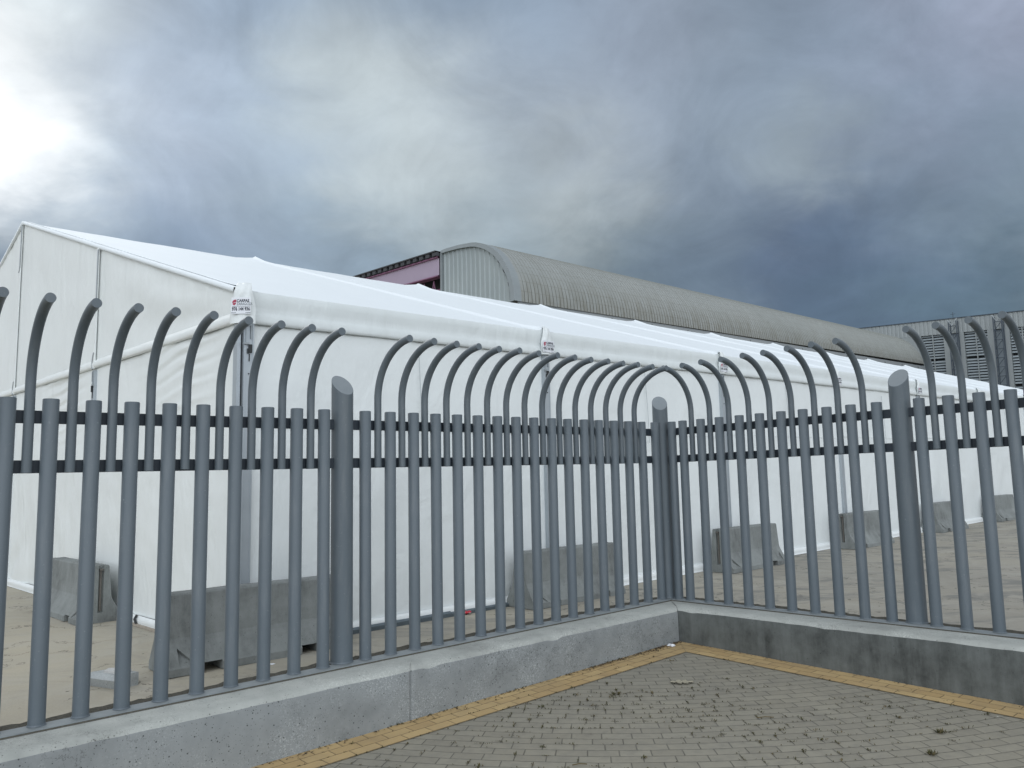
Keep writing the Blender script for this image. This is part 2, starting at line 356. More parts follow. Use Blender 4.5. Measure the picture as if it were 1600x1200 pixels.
# ------------------------------------------------------------------ mesh helpers
class MB:
    def __init__(s): s.v = []; s.f = []; s.uv = {}; s.sm = set(); s.mi = {}
    def face(s, pts, smooth=False, mi=0):
        n = len(s.v); s.v += [tuple(p) for p in pts]; s.f.append(tuple(range(n, n + len(pts))))
        if smooth: s.sm.add(len(s.f) - 1)
        if mi: s.mi[len(s.f) - 1] = mi
    def grid(s, rows, smooth=True, closed=False, mi=0, uv=None):
        n = len(s.v); nc = len(rows[0])
        for r in rows: s.v += [tuple(p) for p in r]
        for i in range(len(rows) - 1):
            for j in range(nc - (0 if closed else 1)):
                k = (j + 1) % nc
                s.f.append((n + i * nc + j, n + i * nc + k, n + (i + 1) * nc + k, n + (i + 1) * nc + j))
                if smooth: s.sm.add(len(s.f) - 1)
                if mi: s.mi[len(s.f) - 1] = mi
                if uv: s.uv[len(s.f) - 1] = (uv[i][j], uv[i][k], uv[i + 1][k], uv[i + 1][j])
    def box(s, c, x, y, z, mi=0):               # centre and three half-axis vectors
        c, x, y, z = map(Vector, (c, x, y, z))
        P = [c + a * x + b * y + d * z for a in (-1, 1) for b in (-1, 1) for d in (-1, 1)]
        n = len(s.v); s.v += [tuple(p) for p in P]
        for q in ((0, 1, 3, 2), (4, 6, 7, 5), (0, 4, 5, 1), (2, 3, 7, 6), (0, 2, 6, 4), (1, 5, 7, 3)):
            s.f.append(tuple(n + k for k in q))
            if mi: s.mi[len(s.f) - 1] = mi
    def tube(s, pts, r, seg=12, cap=True, mi=0):
        pts = [Vector(p) for p in pts]; rows = []
        t0 = (pts[1] - pts[0]).normalized(); ref = Vector((0, 0, 1)) if abs(t0.z) < .9 else Vector((1, 0, 0))
        a = t0.cross(ref).normalized()
        for i, p in enumerate(pts):
            t = (pts[min(i + 1, len(pts) - 1)] - pts[max(i - 1, 0)]).normalized()
            a = (a - t * a.dot(t)).normalized(); b_ = t.cross(a)
            rr = r[i] if isinstance(r, (list, tuple)) else r
            rows.append([p + rr * (math.cos(2 * math.pi * k / seg) * a + math.sin(2 * math.pi * k / seg) * b_) for k in range(seg)])
        s.grid(rows, True, True, mi)
        if cap: s.face(rows[0][::-1], False, mi); s.face(rows[-1], False, mi)
    def build(s, name, mats, parent=None, loc=(0, 0, 0), local=True):
        """vertices are world positions unless local; stored relative to the parent's base"""
        me = bpy.data.meshes.new(name)
        me.from_pydata(s.v, [], s.f)
        if not isinstance(mats, (list, tuple)): mats = [mats]
        for q in mats: me.materials.append(q)
        for i in s.sm: me.polygons[i].use_smooth = True
        for i, k in s.mi.items(): me.polygons[i].material_index = k
        if s.uv:
            ul = me.uv_layers.new(name='UVMap')
            for i, q in s.uv.items():
                for k, li in enumerate(me.polygons[i].loop_indices): ul.data[li].uv = q[k]
        me.validate(); me.update()
        o = bpy.data.objects.new(name, me); col.objects.link(o)
        if parent is not None: o.parent = parent
        o.location = loc
        return o

def weld(o, d=.0005):
    bm = bmesh.new(); bm.from_mesh(o.data); bmesh.ops.remove_doubles(bm, verts=bm.verts, dist=d)
    bmesh.ops.recalc_face_normals(bm, faces=bm.faces); bm.to_mesh(o.data); bm.free(); return o

def tag(o, label, cat, group=None, kind=None):
    if label: o['label'] = label
    if cat: o['category'] = cat
    if group: o['group'] = group
    if kind: o['kind'] = kind
    return o
def empty(name, loc, label, cat, group=None):
    o = bpy.data.objects.new(name, None); col.objects.link(o); o.location = loc; o.empty_display_size = .3
    return tag(o, label, cat, group)
def W(x, y, z): return Vector((x, y, z + CZ))    # survey height -> world
def V2(x, y): return Vector((x, y, 0))
Z = Vector((0, 0, 1))

# ------------------------------------------------------------------ survey frames
uL = V2(-.74405, -.66813).normalized(); nL = V2(.66813, -.74405).normalized()     # left fence: along, towards the street
vR = V2(.67126, -.74122).normalized(); nR = V2(-.74122, -.67126).normalized()     # right fence
C = V2(1.629, 8.584)                                                              # where the two lines meet
def zL(s): return -1.333 - .0048 * s
def zR(s): return -1.333 + .0133 * s
def FL(s, o=0, h=0): p = C + uL * s + nL * o; return W(p.x, p.y, zL(s) + h)
def FR(s, o=0, h=0): p = C + vR * s + nR * o; return W(p.x, p.y, zR(s) + h)
T = V2(-3.2004, 9.1961); tu = V2(.742956, .66934); tg = V2(-.714678, .699453); tn = V2(-.66934, .742956)
def gz(s): return -1.94 + .0065 * max(-40, min(60, s))
def TP(s, t, z): p = T + tu * s + tg * t; return W(p.x, p.y, z)
def gpt(x, y):                                   # a point on the yard
    s = (V2(x, y) - T).dot(tu); return W(x, y, gz(s))
def pz(x, y):
    d = V2(x, y) - C; return max(-1.655 - .022 * max(0, d.dot(uL)) - .014 * max(0, d.dot(vR)), -1.86)

# ------------------------------------------------------------------ the ground
mb = MB()
ss = [-1500, -200, -40, -15, 0, 15, 30, 60, 200, 1500]; ts = [-1500, -200, -50, -20, 0, 20, 50, 200, 1500]
mb.grid([[(lambda p: W(p.x, p.y, gz(s)))(T + tu * s + tn * t) for t in ts] for s in ss], False)
tag(mb.build('yard_ground', M_yard), 'stained beige concrete yard behind the fence', None, kind='structure')
mb = MB()
sp = [0.3 + .4 * k for k in range(26)] + [14, 20, 40]
mb.grid([[(lambda p: W(p.x, p.y, pz(p.x, p.y)))(C + uL * a + vR * b_) for b_ in sp] for a in sp], False)
tag(mb.build('pavement', M_pave), 'grey brick pavement laid in arcs in front of the plinth', None, kind='structure')
mb = MB()
for fl in (0, 1):
    rows = []; uvr = []
    for k in range(0, 61):
        row = []; uv = []
        for o in (.395, .70):
            s = o + (k / 60) * (16 - o)
            p = C + (uL * s + nL * o if fl == 0 else vR * s + nR * o)
            row.append(W(p.x, p.y, pz(p.x, p.y) + .005)); uv.append((s + fl * 50.03, o - .395))
        rows.append(row if fl == 0 else row[::-1]); uvr.append(uv if fl == 0 else uv[::-1])
    mb.grid(rows, False, uv=uvr)
tag(mb.build('paving_border', M_yel), 'ochre brick border along the foot of the plinth', None, kind='structure')

# ------------------------------------------------------------------ plinth walls
def plinth(P, d, n, zf, name, label, mface, length, joints, seed):
    # cross-section: offset, height relative to the coping
    prof = [(.40, -.75, 0), (.40, -.40, 0), (.40, -.20, 0), (.398, -.055, 0), (.395, -.042, 1), (.375, -.020, 1), (.34, -.010, 1), (.20, -.008, 1), (.05, -.010, 1), (-.16, -.010, 1), (-.19, -.03, 1), (-.20, -.75, 0)]
    root = empty(name, P(0.4, 0, -.75), label, 'wall')
    base = root.location
    ks = [0]; x = 0
    while x < length:
        x += .06 if x < 8 else .5
        ks.append(x)
    for j in joints: ks += [j - .009, j - .006, j + .006, j + .009]
    ks = sorted(ks)
    face = MB(); top = MB()
    rows = []
    for k in ks:
        row = []
        chip = max(0, noise.noise(Vector((k * 3.1, seed, 7))) - .42) * .09
        deep = any(abs(k - j) < .008 for j in joints)
        for (o, h, q) in prof:
            s = o + k * (length - o) / length
            jit = noise.noise(Vector((s * 2.3, o * 9 + seed, h * 4))) * .008 + noise.noise(Vector((s * 9, o * 20 + seed, h * 12))) * .005
            oo = o + (jit if o > .3 else 0) - (.012 if deep and o > .33 else 0)
            row.append(P(s, oo, h + (jit * .9 if h > -.1 and .3 < o else 0) - (chip if -.06 < h and o > .37 else 0)) - base)
        rows.append(row)
    face.grid([r[:5] for r in rows], True)
    face.grid([r[10:] for r in rows], True)
    top.grid([r[4:11] for r in rows], True)
    face.face(rows[-1][::-1])
    a = face.build('wall_face', mface, root); b_ = top.build('coping', M_plTop, root)
    for o in (a, b_): weld(o)
    # dirt and grit caught behind the base plate
    ds = MB(); rr = []
    for i in range(int(length / .04)):
        s = .1 + i * .04
        if s > 9: break
        hw = .062 + .02 * noise.noise(Vector((s * 5, seed, 3)))
        row = []
        for j in range(5):
            o = -.032 - hw * 2 * j / 4
            h = .004 + (0 if j in (0, 4) else .012 + .012 * noise.noise(Vector((s * 22, j * 1.7, seed))))
            row.append(P(s, o, h - .008) - base)
        rr.append(row)
    ds.grid(rr, True); ds.build('dirt_strip', M_dirt, root)
    return root
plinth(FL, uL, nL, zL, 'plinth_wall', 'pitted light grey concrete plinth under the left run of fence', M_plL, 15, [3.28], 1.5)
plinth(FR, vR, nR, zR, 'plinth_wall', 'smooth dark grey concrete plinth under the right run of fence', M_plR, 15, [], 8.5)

# ------------------------------------------------------------------ fences
BH = 1.872                                    # bar height
def bar_mesh():
    mb = MB(); r = .045; n = 28
    prof = [(r, .008), (r, BH - .004), (r - .004, BH)]
    rows = [[(q * math.cos(2 * math.pi * k / n), q * math.sin(2 * math.pi * k / n), h) for k in range(n)] for q, h in prof]
    mb.grid(rows, True, True); mb.face(rows[-1])
    # weld bead at the foot
    mb.grid([[(q * math.cos(2 * math.pi * k / n), q * math.sin(2 * math.pi * k / n), h) for k in range(n)] for q, h in ((r + .006, .008), (r + .001, .016))], True, True)
    return mb
def curve_pts(d, z0, nrm):
    pts = [Vector((0, 0, z0)), Vector((0, 0, z0 + .3)), Vector((0, 0, 1.90))]
    Rr = .43; zs = .622 + 1.339
    for k in range(0, 19):
        a = R(88) * k / 18
        pts.append(nrm * (.465 * (1 - math.cos(a))) + Vector((0, 0, zs + Rr * math.sin(a))))
    return pts
def fence(P, d, n, bars, curves, posts, s0, s1, name, label):
    root = empty(name, P(s0, 0, 0), label, 'fence', 'steel tube fence runs on the plinth')
    B = root.location
    pl = MB()
    for (a, b_) in ((s0, s1),):
        rows = []
        for s in (a, b_):
            rows.append([P(s, o, h) - B for o, h in ((.088, -.008), (.088, .006), (-.030, .006), (-.030, -.008))])
        pl.grid(rows, False, True); pl.face(rows[-1][::-1]); pl.face(rows[0])
    pl.build('base_plate', M_plate, root)
    sl = MB(); rows = []; q = s0
    while q < min(s1, 7.5):
        w_ = .007 + .004 * noise.noise(Vector((q * 7, 1, 1)))
        rows.append([P(q, .0885, -.001) - B, P(q, .0885 + w_, -.0035) - B, P(q, .0885 + w_ * 1.6, -.0085) - B]); q += .05
    sl.grid(rows, True); sl.build('joint_sealant', M_dirt, root)
    # rails: relative heights of the two flat rails
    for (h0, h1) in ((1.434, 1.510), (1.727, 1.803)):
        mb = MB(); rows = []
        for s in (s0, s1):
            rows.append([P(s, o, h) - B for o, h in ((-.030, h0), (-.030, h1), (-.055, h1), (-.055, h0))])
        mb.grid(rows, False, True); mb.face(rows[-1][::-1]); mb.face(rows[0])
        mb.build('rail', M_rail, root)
    me = None
    for s in bars:
        if me is None:
            o = bar_mesh().build('bar', M_fence, root, P(s, 0, 0) - B); me = o.data
        else:
            o = bpy.data.objects.new('bar', me); col.objects.link(o); o.parent = root; o.location = P(s, 0, 0) - B
        o.rotation_euler = (random.gauss(0, .0014), random.gauss(0, .0014), random.uniform(0, 6.28))
    me = None; random.seed(11)
    for s in curves:
        if me is None:
            mb = MB(); mb.tube(curve_pts(d, 1.436, n), .0285, 22)
            o = mb.build('curved_bar', M_fence, root, P(s, 0, 0) - B); me = o.data
        else:
            o = bpy.data.objects.new('curved_bar', me); col.objects.link(o); o.parent = root; o.location = P(s, 0, random.gauss(0, .002)) - B; o.rotation_euler = (0, 0, random.gauss(0, .012))
    for (s, cut, off, ctr) in posts:
        mb = MB(); r = .0825; k_ = 44; zc = ctr
        lo = [Vector((r * math.cos(2 * math.pi * k / k_), r * math.sin(2 * math.pi * k / k_), 0)) for k in range(k_)]
        hi = [Vector((p.x, p.y, zc - p.dot(cut) * 1.0)) for p in lo]
        hi2 = [Vector((p.x * .975, p.y * .975, zc - p.dot(cut) * .975 + .0035)) for p in lo]
        bd = [p * 1.07 + Vector((0, 0, .008)) for p in lo]; bd2 = [p * 1.01 + Vector((0, 0, .02)) for p in lo]
        mb.grid([bd, bd2], True, True); mb.grid([lo, hi], True, True)
        mb.grid([hi, hi2], False, True)
        p = mb.build('post', M_fence, root, P(s, off, 0) - B)
        cp = MB(); cp.face(hi2); cp.build('cap', M_cap, p)
    return root
pc, pr = .225, .22765
barsL = [.129 + i * pc for i in range(17)] + [.129 + (17.566 + k) * pc for k in range(17)]
curvL = [.129 + (i + .5) * pc for i in range(1, 16)] + [.129 + (17.566 + k + .5) * pc for k in range(16)]
postsL = [(0.0, (nL + nR).normalized(), -.02, 2.085), (.129 + 16.783 * pc, nL, -.045, 2.068), (.129 + (33.566 + .783) * pc, nL, -.045, 2.068)]
fence(FL, uL, nL, barsL, curvL, postsL, .02, .129 + 34.3 * pc, 'fence', 'grey steel tube fence with out-curved tops, left run ending at the corner post')
barsR = [.128] + [.273 + i * pr for i in range(10)] + [.273 + (10.5585 + k) * pr for k in range(17)]
curvR = [.273 + (i + .5) * pr for i in range(9)] + [.273 + (10.5585 + k + .5) * pr for k in range(16)]
postsR = [(.273 + 9.779 * pr, nR, -.06, 2.068), (.273 + (26.5585 + .779) * pr, nR, -.06, 2.068)]
fence(FR, vR, nR, barsR, curvR, postsR, .06, .273 + 27.3 * pr, 'fence', 'grey steel tube fence with out-curved tops, right run from the corner')

# ------------------------------------------------------------------ the marquee tent
NB = 9; G0 = .14; GP = 4.778; RT = G0 + 2 * GP
ES = .0093
tent = empty('marquee_tent', TP(0, 0, gz(0)), 'long white marquee tent with pitched roof behind the fence', 'tent')
TB = tent.location
def ez(s): return ES * s
def eaveZ(s): return 2.258 + ES * s
def valZ(s): return 1.862 + ES * s
def roofz(s, t): 
    f = (t + .03) / (RT + .03); f = f if f <= 1 else 2 - f
    return 2.258 + (5.487 - 2.258) * f + ES * s
def tp(s, t, z): return TP(s, t, z) - TB
# roof, one sheet
mb = MB(); rows = []; seq = []
for i in range(NB):
    for k in range(20): seq.append(5 * i + 5 * k / 20)
    for dd in (.02, .04, .08, .13, .2, 4.8, 4.87, 4.92, 4.96, 4.98): seq.append(5 * i + dd)
seq.append(5 * NB); seq = sorted(set(round(q, 4) for q in seq))
TT = [-.03 + (RT + .03) * k / 40 for k in range(41)]; TT += [2 * RT - t for t in TT[-2::-1]]
for s in seq:
    f = (s % 5) / 5; row = []
    ed = min(s % 5, 5 - s % 5) if s < 5 * NB - .001 else 0
    for t in TT:
        ft = (t + .03) / (RT + .03); ft = ft if ft <= 1 else 2 - ft
        pur = abs(math.sin(math.pi * ft * 4)) ** .7            # four purlin fields
        sag = -(.003 + .020 * pur) * (math.sin(math.pi * f) ** .6 if 0 < f < 1 else 0) * min(1, ft * 6)
        rib = .03 if ed < .03 else (.018 if ed < .05 else 0)
        cap = .075 * max(0, 1 - abs(ft - 1) / .06) * max(0, 1 - ed / .45) * (s > 1) + .035 * max(0, 1 - ft / .03) * max(0, 1 - ed / .16)
        wr = .010 * noise.noise(Vector((s * 1.3, t * 1.1, 0))) + .006 * noise.noise(Vector((s * 4, t * .8, 5)))
        row.append(tp(s, t, roofz(s, t) + sag + rib + cap + wr * (1 if 0 < f < 1 else .3)))
    rows.append(row)
mb.grid(rows, True)
mb.build('roof', M_roof, tent)
# keder lines along rafters on the near slope
for i in range(0, NB + 1):
    mb = MB(); s = 5 * i + (.05 if i == 0 else 0)
    pts = [tp(s, -.03 + (RT + .03) * k / 24, roofz(s, -.03 + (RT + .03) * k / 24) + .030 + (.07 if k == 24 and i else 0) + (.03 if k == 0 else 0)) for k in range(25)]
    mb.tube([p - Z * .008 for p in pts], .013, 8); mb.build('roof_seam', M_roof, tent)
# eaves fascia: falling edge of the roof sheet, bulging over the eaves beam
def fascia(i):
    mb = MB(); rows = []
    for k in range(65):
        s = 5 * i + 5 * k / 64; f = k / 64
        e = eaveZ(s); v = valZ(s)
        wv = .010 * noise.noise(Vector((s * 2.1, 3, 0))) + .008 * noise.noise(Vector((s * 7, 1, 2)))
        fold = .02 * noise.noise(Vector((s * 5 - 1.2, .4, 9)))
        row = [(-.03, e + .004 + .035 * max(0, 1 - min(f, 1 - f) * 5 / .16)), (-.045, e - .02), (-.048 + fold * .5, e - .10), (-.045 + fold + wv, e - .17), (-.040 + wv, e - .235),
               (-.052 + wv, e - .262), (-.066 + wv, e - .30), (-.070 + wv, v + .045), (-.066, v + .012), (-.05, v), (-.03, v + .004)]
        rows.append([tp(s, t, z) for t, z in row])
    mb.grid(rows, True)
    return mb.build('eaves_valance', M_fas, tent)
for i in range(NB): fascia(i)
# side wall panels
def side_wall(i):
    mb = MB(); rows = []; sk = []
    for k in range(41):
        s = 5 * i + .05 + 4.9 * k / 40; f = k / 40; zt = valZ(s) + .01; zb = gz(s) + .13
        row = []
        for j in range(25):
            q = j / 24; z = zt + (zb - zt) * q
            edge = min(1, 8 * min(f, 1 - f))
            bl = .045 * math.sin(math.pi * q) * edge * (.5 + noise.noise(Vector((i * 3.1, 1, 1)))) + edge * (.03 * noise.noise(Vector((s * .9, z * .9, 4))) + .010 * noise.noise(Vector((s * 2.6 + z, z * 2.2, 7))))
            # tension folds from the lower corner
            dx = min(f, 1 - f) * 5; rr = dx - (1 - q) * 1.6
            bl += .014 * math.exp(-(rr / .12) ** 2) * (q > .7)
            row.append(tp(s, -.012 - bl, z))
        rows.append(row)
        wv = .01 * noise.noise(Vector((s * 3, 2, 2))); fl = .03 * max(0, noise.noise(Vector((s * 1.3, 5, 2))))
        sk.append([tp(s, t, z) for t, z in ((-.012, zb), (-.04 + wv, zb + .012), (-.06 + wv, zb - .03), (-.065 + wv, zb - .075), (-.055 + wv, zb - .10), (-.075 - fl, zb - .126 + (.03 if i == 0 else .0)))])
    mb.grid(rows, True); mb.build('side_wall', M_pvc, tent)
    m2 = MB(); m2.grid(sk, True); m2.build('wall_skirt', M_skirt, tent)
    # centre seam of the panel, stitched strip
    m3 = MB(); s = 5 * i + 2.52
    m3.tube([tp(s, -.05, valZ(s) - .12), tp(s + .01, -.075, valZ(s) - .8), tp(s + .015, -.085, valZ(s) - 1.4)], .005, 6); m3.build('seam', M_seam, tent)
    m4 = MB(); 
    pts = [tp(5 * i + .15 + 4.7 * k / 16, -.055, valZ(5 * i) - 1.22 + .008 * noise.noise(Vector((k * .4, i, 0)))) for k in range(17)]
    m4.tube(pts, .004, 6); m4.build('seam', M_pvc, tent)
for i in range(NB): side_wall(i)
# base rail lying under the first bay's wall
mb = MB()
for a, b_, hh in ((1.15, 3.0, .075), (3.0, 4.15, .06)):
    mb.grid([[tp(s, t, gz(s) + h) for t, h in ((-.10, .0), (-.11, hh * .7), (-.07, hh), (-.01, hh), (0, 0))] for s in (a, a + .01, b_ - .1, b_)], False)
mb.build('base_rail', M_base, tent)
mb = MB(); mb.tube([tp(2.42, -.07, gz(2.5) + .07), tp(2.425, -.085, gz(2.5) + .12), tp(2.425, -.07, gz(2.5) + .155)], .016, 8); mb.build('ratchet', M_dark, tent)
# legs of the long side
def leg(s, t, zb, zt, side):
    mb = MB(); w_ = .062; dpt = .05
    out = -tn if side else -tu; al = tu if side else tn
    b0 = T + tu * s + tg * t; 
    c0 = Vector((b0.x, b0.y, (zb + zt) / 2 + CZ)) - TB + out * .022
    hh = (zt - zb) / 2
    mb.box(c0, al * w_, out * dpt, Z * hh)
    for sg in (-1, 1):                            # keder grooves
        mb.box(c0 + al * sg * (w_ - .012) + out * (dpt + .003), al * .009, out * .003, Z * hh)
    L_ = mb.build('leg', M_alu, tent)
    q = MB(); c1 = Vector((b0.x, b0.y, zt + CZ)) - TB + out * (.022 + dpt)
    q.box(c1 - Z * .13 - al * .045 + out * .012, al * .004, out * .01, Z * .13)
    q.box(c1 - Z * .24 - al * .04 + out * .016, al * .035, out * .012, Z * .012)
    q.box(c1 - Z * .10 + al * .02 + out * .012, al * .006, out * .008, Z * .08)
    q.build('bracket', M_galv, L_)
    q = MB()
    q.box(c1 - Z * .30 + al * .012 + out * .014, al * .018, out * .012, Z * .05)
    q.box(c1 - Z * .33 - al * .015 + out * .012, al * .007, out * .008, Z * .03)
    q.tube([c1 - Z * .36 + al * .005 + out * .008, c1 - Z * .45 + al * .004 + out * .008], .006, 6)
    q.tube([c1 - Z * .60 + out * .0, c1 - Z * .60 + out * .012], .008, 8)
    q.build('buckle', M_dark, L_)
    return L_
for i in range(NB + 1):
    s = 5 * i + (.06 if i == 0 else 0); leg(s, 0, gz(s), valZ(s) - .005, True)
# corner leg's second face with cover flap and tension strap
mb = MB(); s = -.02
mb.box(tp(-.045, .02, (gz(0) + 1.85) / 2), tu * .022, tn * .055, Z * ((1.85 - gz(0)) / 2)); mb.build('leg', M_alu, tent)
for i in range(1, 5):
    t = G0 + GP * i
    L_ = leg(-.0, t, gz(0), valZ(0) - .03, False)
    zt = roofz(0, t) - .02
    # upper leg behind the gable panel: cover strip with a hooked end
    b0 = tp(-.075, t, 0)
    mb = MB(); 
    mb.box(Vector((b0.x, b0.y, tp(0, 0, (1.86 + zt) / 2).z)), tn * .05, tu * .012, Z * ((zt - 1.86) / 2)); mb.build('cover_strip', M_gab, tent)
    m2 = MB(); x = tn * -.052
    zz = tp(0, 0, 0).z
    P0 = Vector((b0.x, b0.y, zz)) - tu * .016
    m2.tube([P0 + x + Z * (zt - .05), P0 + x + Z * (zt - .95), P0 + x * .6 + Z * (zt - 1.02), P0 - x * .6 + Z * (zt - 1.06)], .010, 6)
    m2.build('strap', M_galv, tent); m2 = MB()
    m2.tube([P0 + x * .5 + Z * 2.12, P0 - x * .7 + Z * 1.99, P0 - x * .9 + Z * 1.90, P0 - x * .2 + Z * 1.85], .010, 6)
    m2.build('strap', M_galv, tent)
# gable: lower walls, beam cover and upper panels
for i in range(4):
    t0 = (G0 + GP * i if i else .05) ; t1 = G0 + GP * (i + 1)
    mb = MB(); rows = []; sk = []; bm_ = []; up = []; gp_ = []
    for k in range(73):
        f = k / 72; t = t0 + (t1 - t0) * f
        edge = min(1, 8 * min(f, 1 - f)); row = []
        for j in range(121):
            q = j / 120; z = 1.87 + (gz(0) + .13 - 1.87) * q
            bl = edge * (.035 * noise.noise(Vector((t * .8, z * .8, 14))) + .008 * noise.noise(Vector((t * 3, z * 3, 17))))
            # diagonal drapes hanging under the beam
            diag = (z - 1.87) + (t - t0) * .12 + .03 * math.sin(t * 3.1)
            amp = max(0, 1 - q * 2.6) * math.exp(-((t - t0 - 1.5) / 1.0) ** 2) if i < 2 else 0
            bl += .013 * edge * amp * math.sin(diag * 34 + 1.3 * noise.noise(Vector((t * 1.5, z * 2, 8)))) + .006 * edge * amp * math.sin(diag * 61)
            amp2 = max(0, q - .6) * 2.2 * math.exp(-((t1 - t - .6) / .9) ** 2)
            bl += .035 * edge * amp2 * math.sin((z * 7 + t * 3) + 2 * noise.noise(Vector((t, z, 2))))
            row.append(tp(-.035 - bl, t, z))
        rows.append(row)
        wv = .008 * noise.noise(Vector((t * 3, 2, 6)))
        zb = gz(0) + .13
        sk.append([tp(s_, t, z_) for s_, z_ in ((-.035, zb), (-.065 + wv, zb + .012), (-.085 + wv, zb - .03), (-.09 + wv, zb - .07), (-.075 + wv, zb - .095), (-.085, zb - .115 - .012 * (i > 0)))])
        sw = .006 * noise.noise(Vector((t * 2, 1, 1)))
        bm_.append([tp(s_, t, z_) for s_, z_ in ((-.045, 2.01), (-.06 + sw, 1.99), (-.08 + sw, 1.965), (-.09 + sw, 1.94), (-.09 + sw, 1.89), (-.075, 1.868), (-.045, 1.866))])
        zt = roofz(0, t) - .015
        up.append([tp(-.045 - edge * (.04 * noise.noise(Vector((t * .8, q2 * 2.5, 31 + i))) + .020 * max(0, q2 - .35) * noise.noise(Vector((t * 6.5 - q2 * 1.5, q2 * 1.2, 3))) + .010 * abs(noise.noise(Vector((t * 1.7 + q2 * 2.2, q2 * 3.0, 13))))), t, 1.98 + (zt - 1.98) * q2) for q2 in [j / 22 for j in range(23)]])
        gp_.append([tp(s_, t, zt + z_) for s_, z_ in ((-.05, -.03), (-.085, -.03), (-.09, .0), (-.085, .035), (-.03, .045), (0.03, .03))])
    mb.grid(rows, True); mb.build('gable_wall', M_gab, tent)
    q = MB(); q.grid(sk, True); q.build('wall_skirt', M_skirt, tent)
    q = MB(); q.grid(bm_, True); q.build('beam_cover', M_gab, tent)
    q = MB(); q.grid(up, True); q.build('gable_panel', M_gab, tent)
    q = MB(); q.grid(gp_, True); q.build('gable_edge', M_roof, tent)
# strips of base timber under the gable skirt
mb = MB(); mb.box(tp(-.06, 2.4, gz(0) + .018), tu * .04, tg * 2.3, Z * .017); mb.build('base_board', simple('old_board', (.36, .32, .27), .9, .2, 0, .3, 8), tent)
mb = MB()
for t in (2.7, 7.4):
    mb = MB(); mb.tube([tp(-.10, t, gz(0) + .04), tp(-.115, t + .02, gz(0) + .10), tp(-.085, t + .02, gz(0) + .15)], .018, 8)
    mb.build('ratchet', M_dark, tent)
# far gable and far side close the volume
mb = MB()
mb.face([tp(45, 0, gz(45)), tp(45, 2 * RT, gz(45)), tp(45, 2 * RT, roofz(45, 0)), tp(45, RT, roofz(45, RT)), tp(45, 0, roofz(45, 0))]); mb.build('gable_wall', M_gab, tent)
mb = MB(); mb.face([tp(0, 2 * RT, gz(0)), tp(0, 2 * RT, 2.2), tp(45, 2 * RT, 2.2 + ES * 45), tp(45, 2 * RT, gz(45))]); mb.build('side_wall', M_pvc, tent)

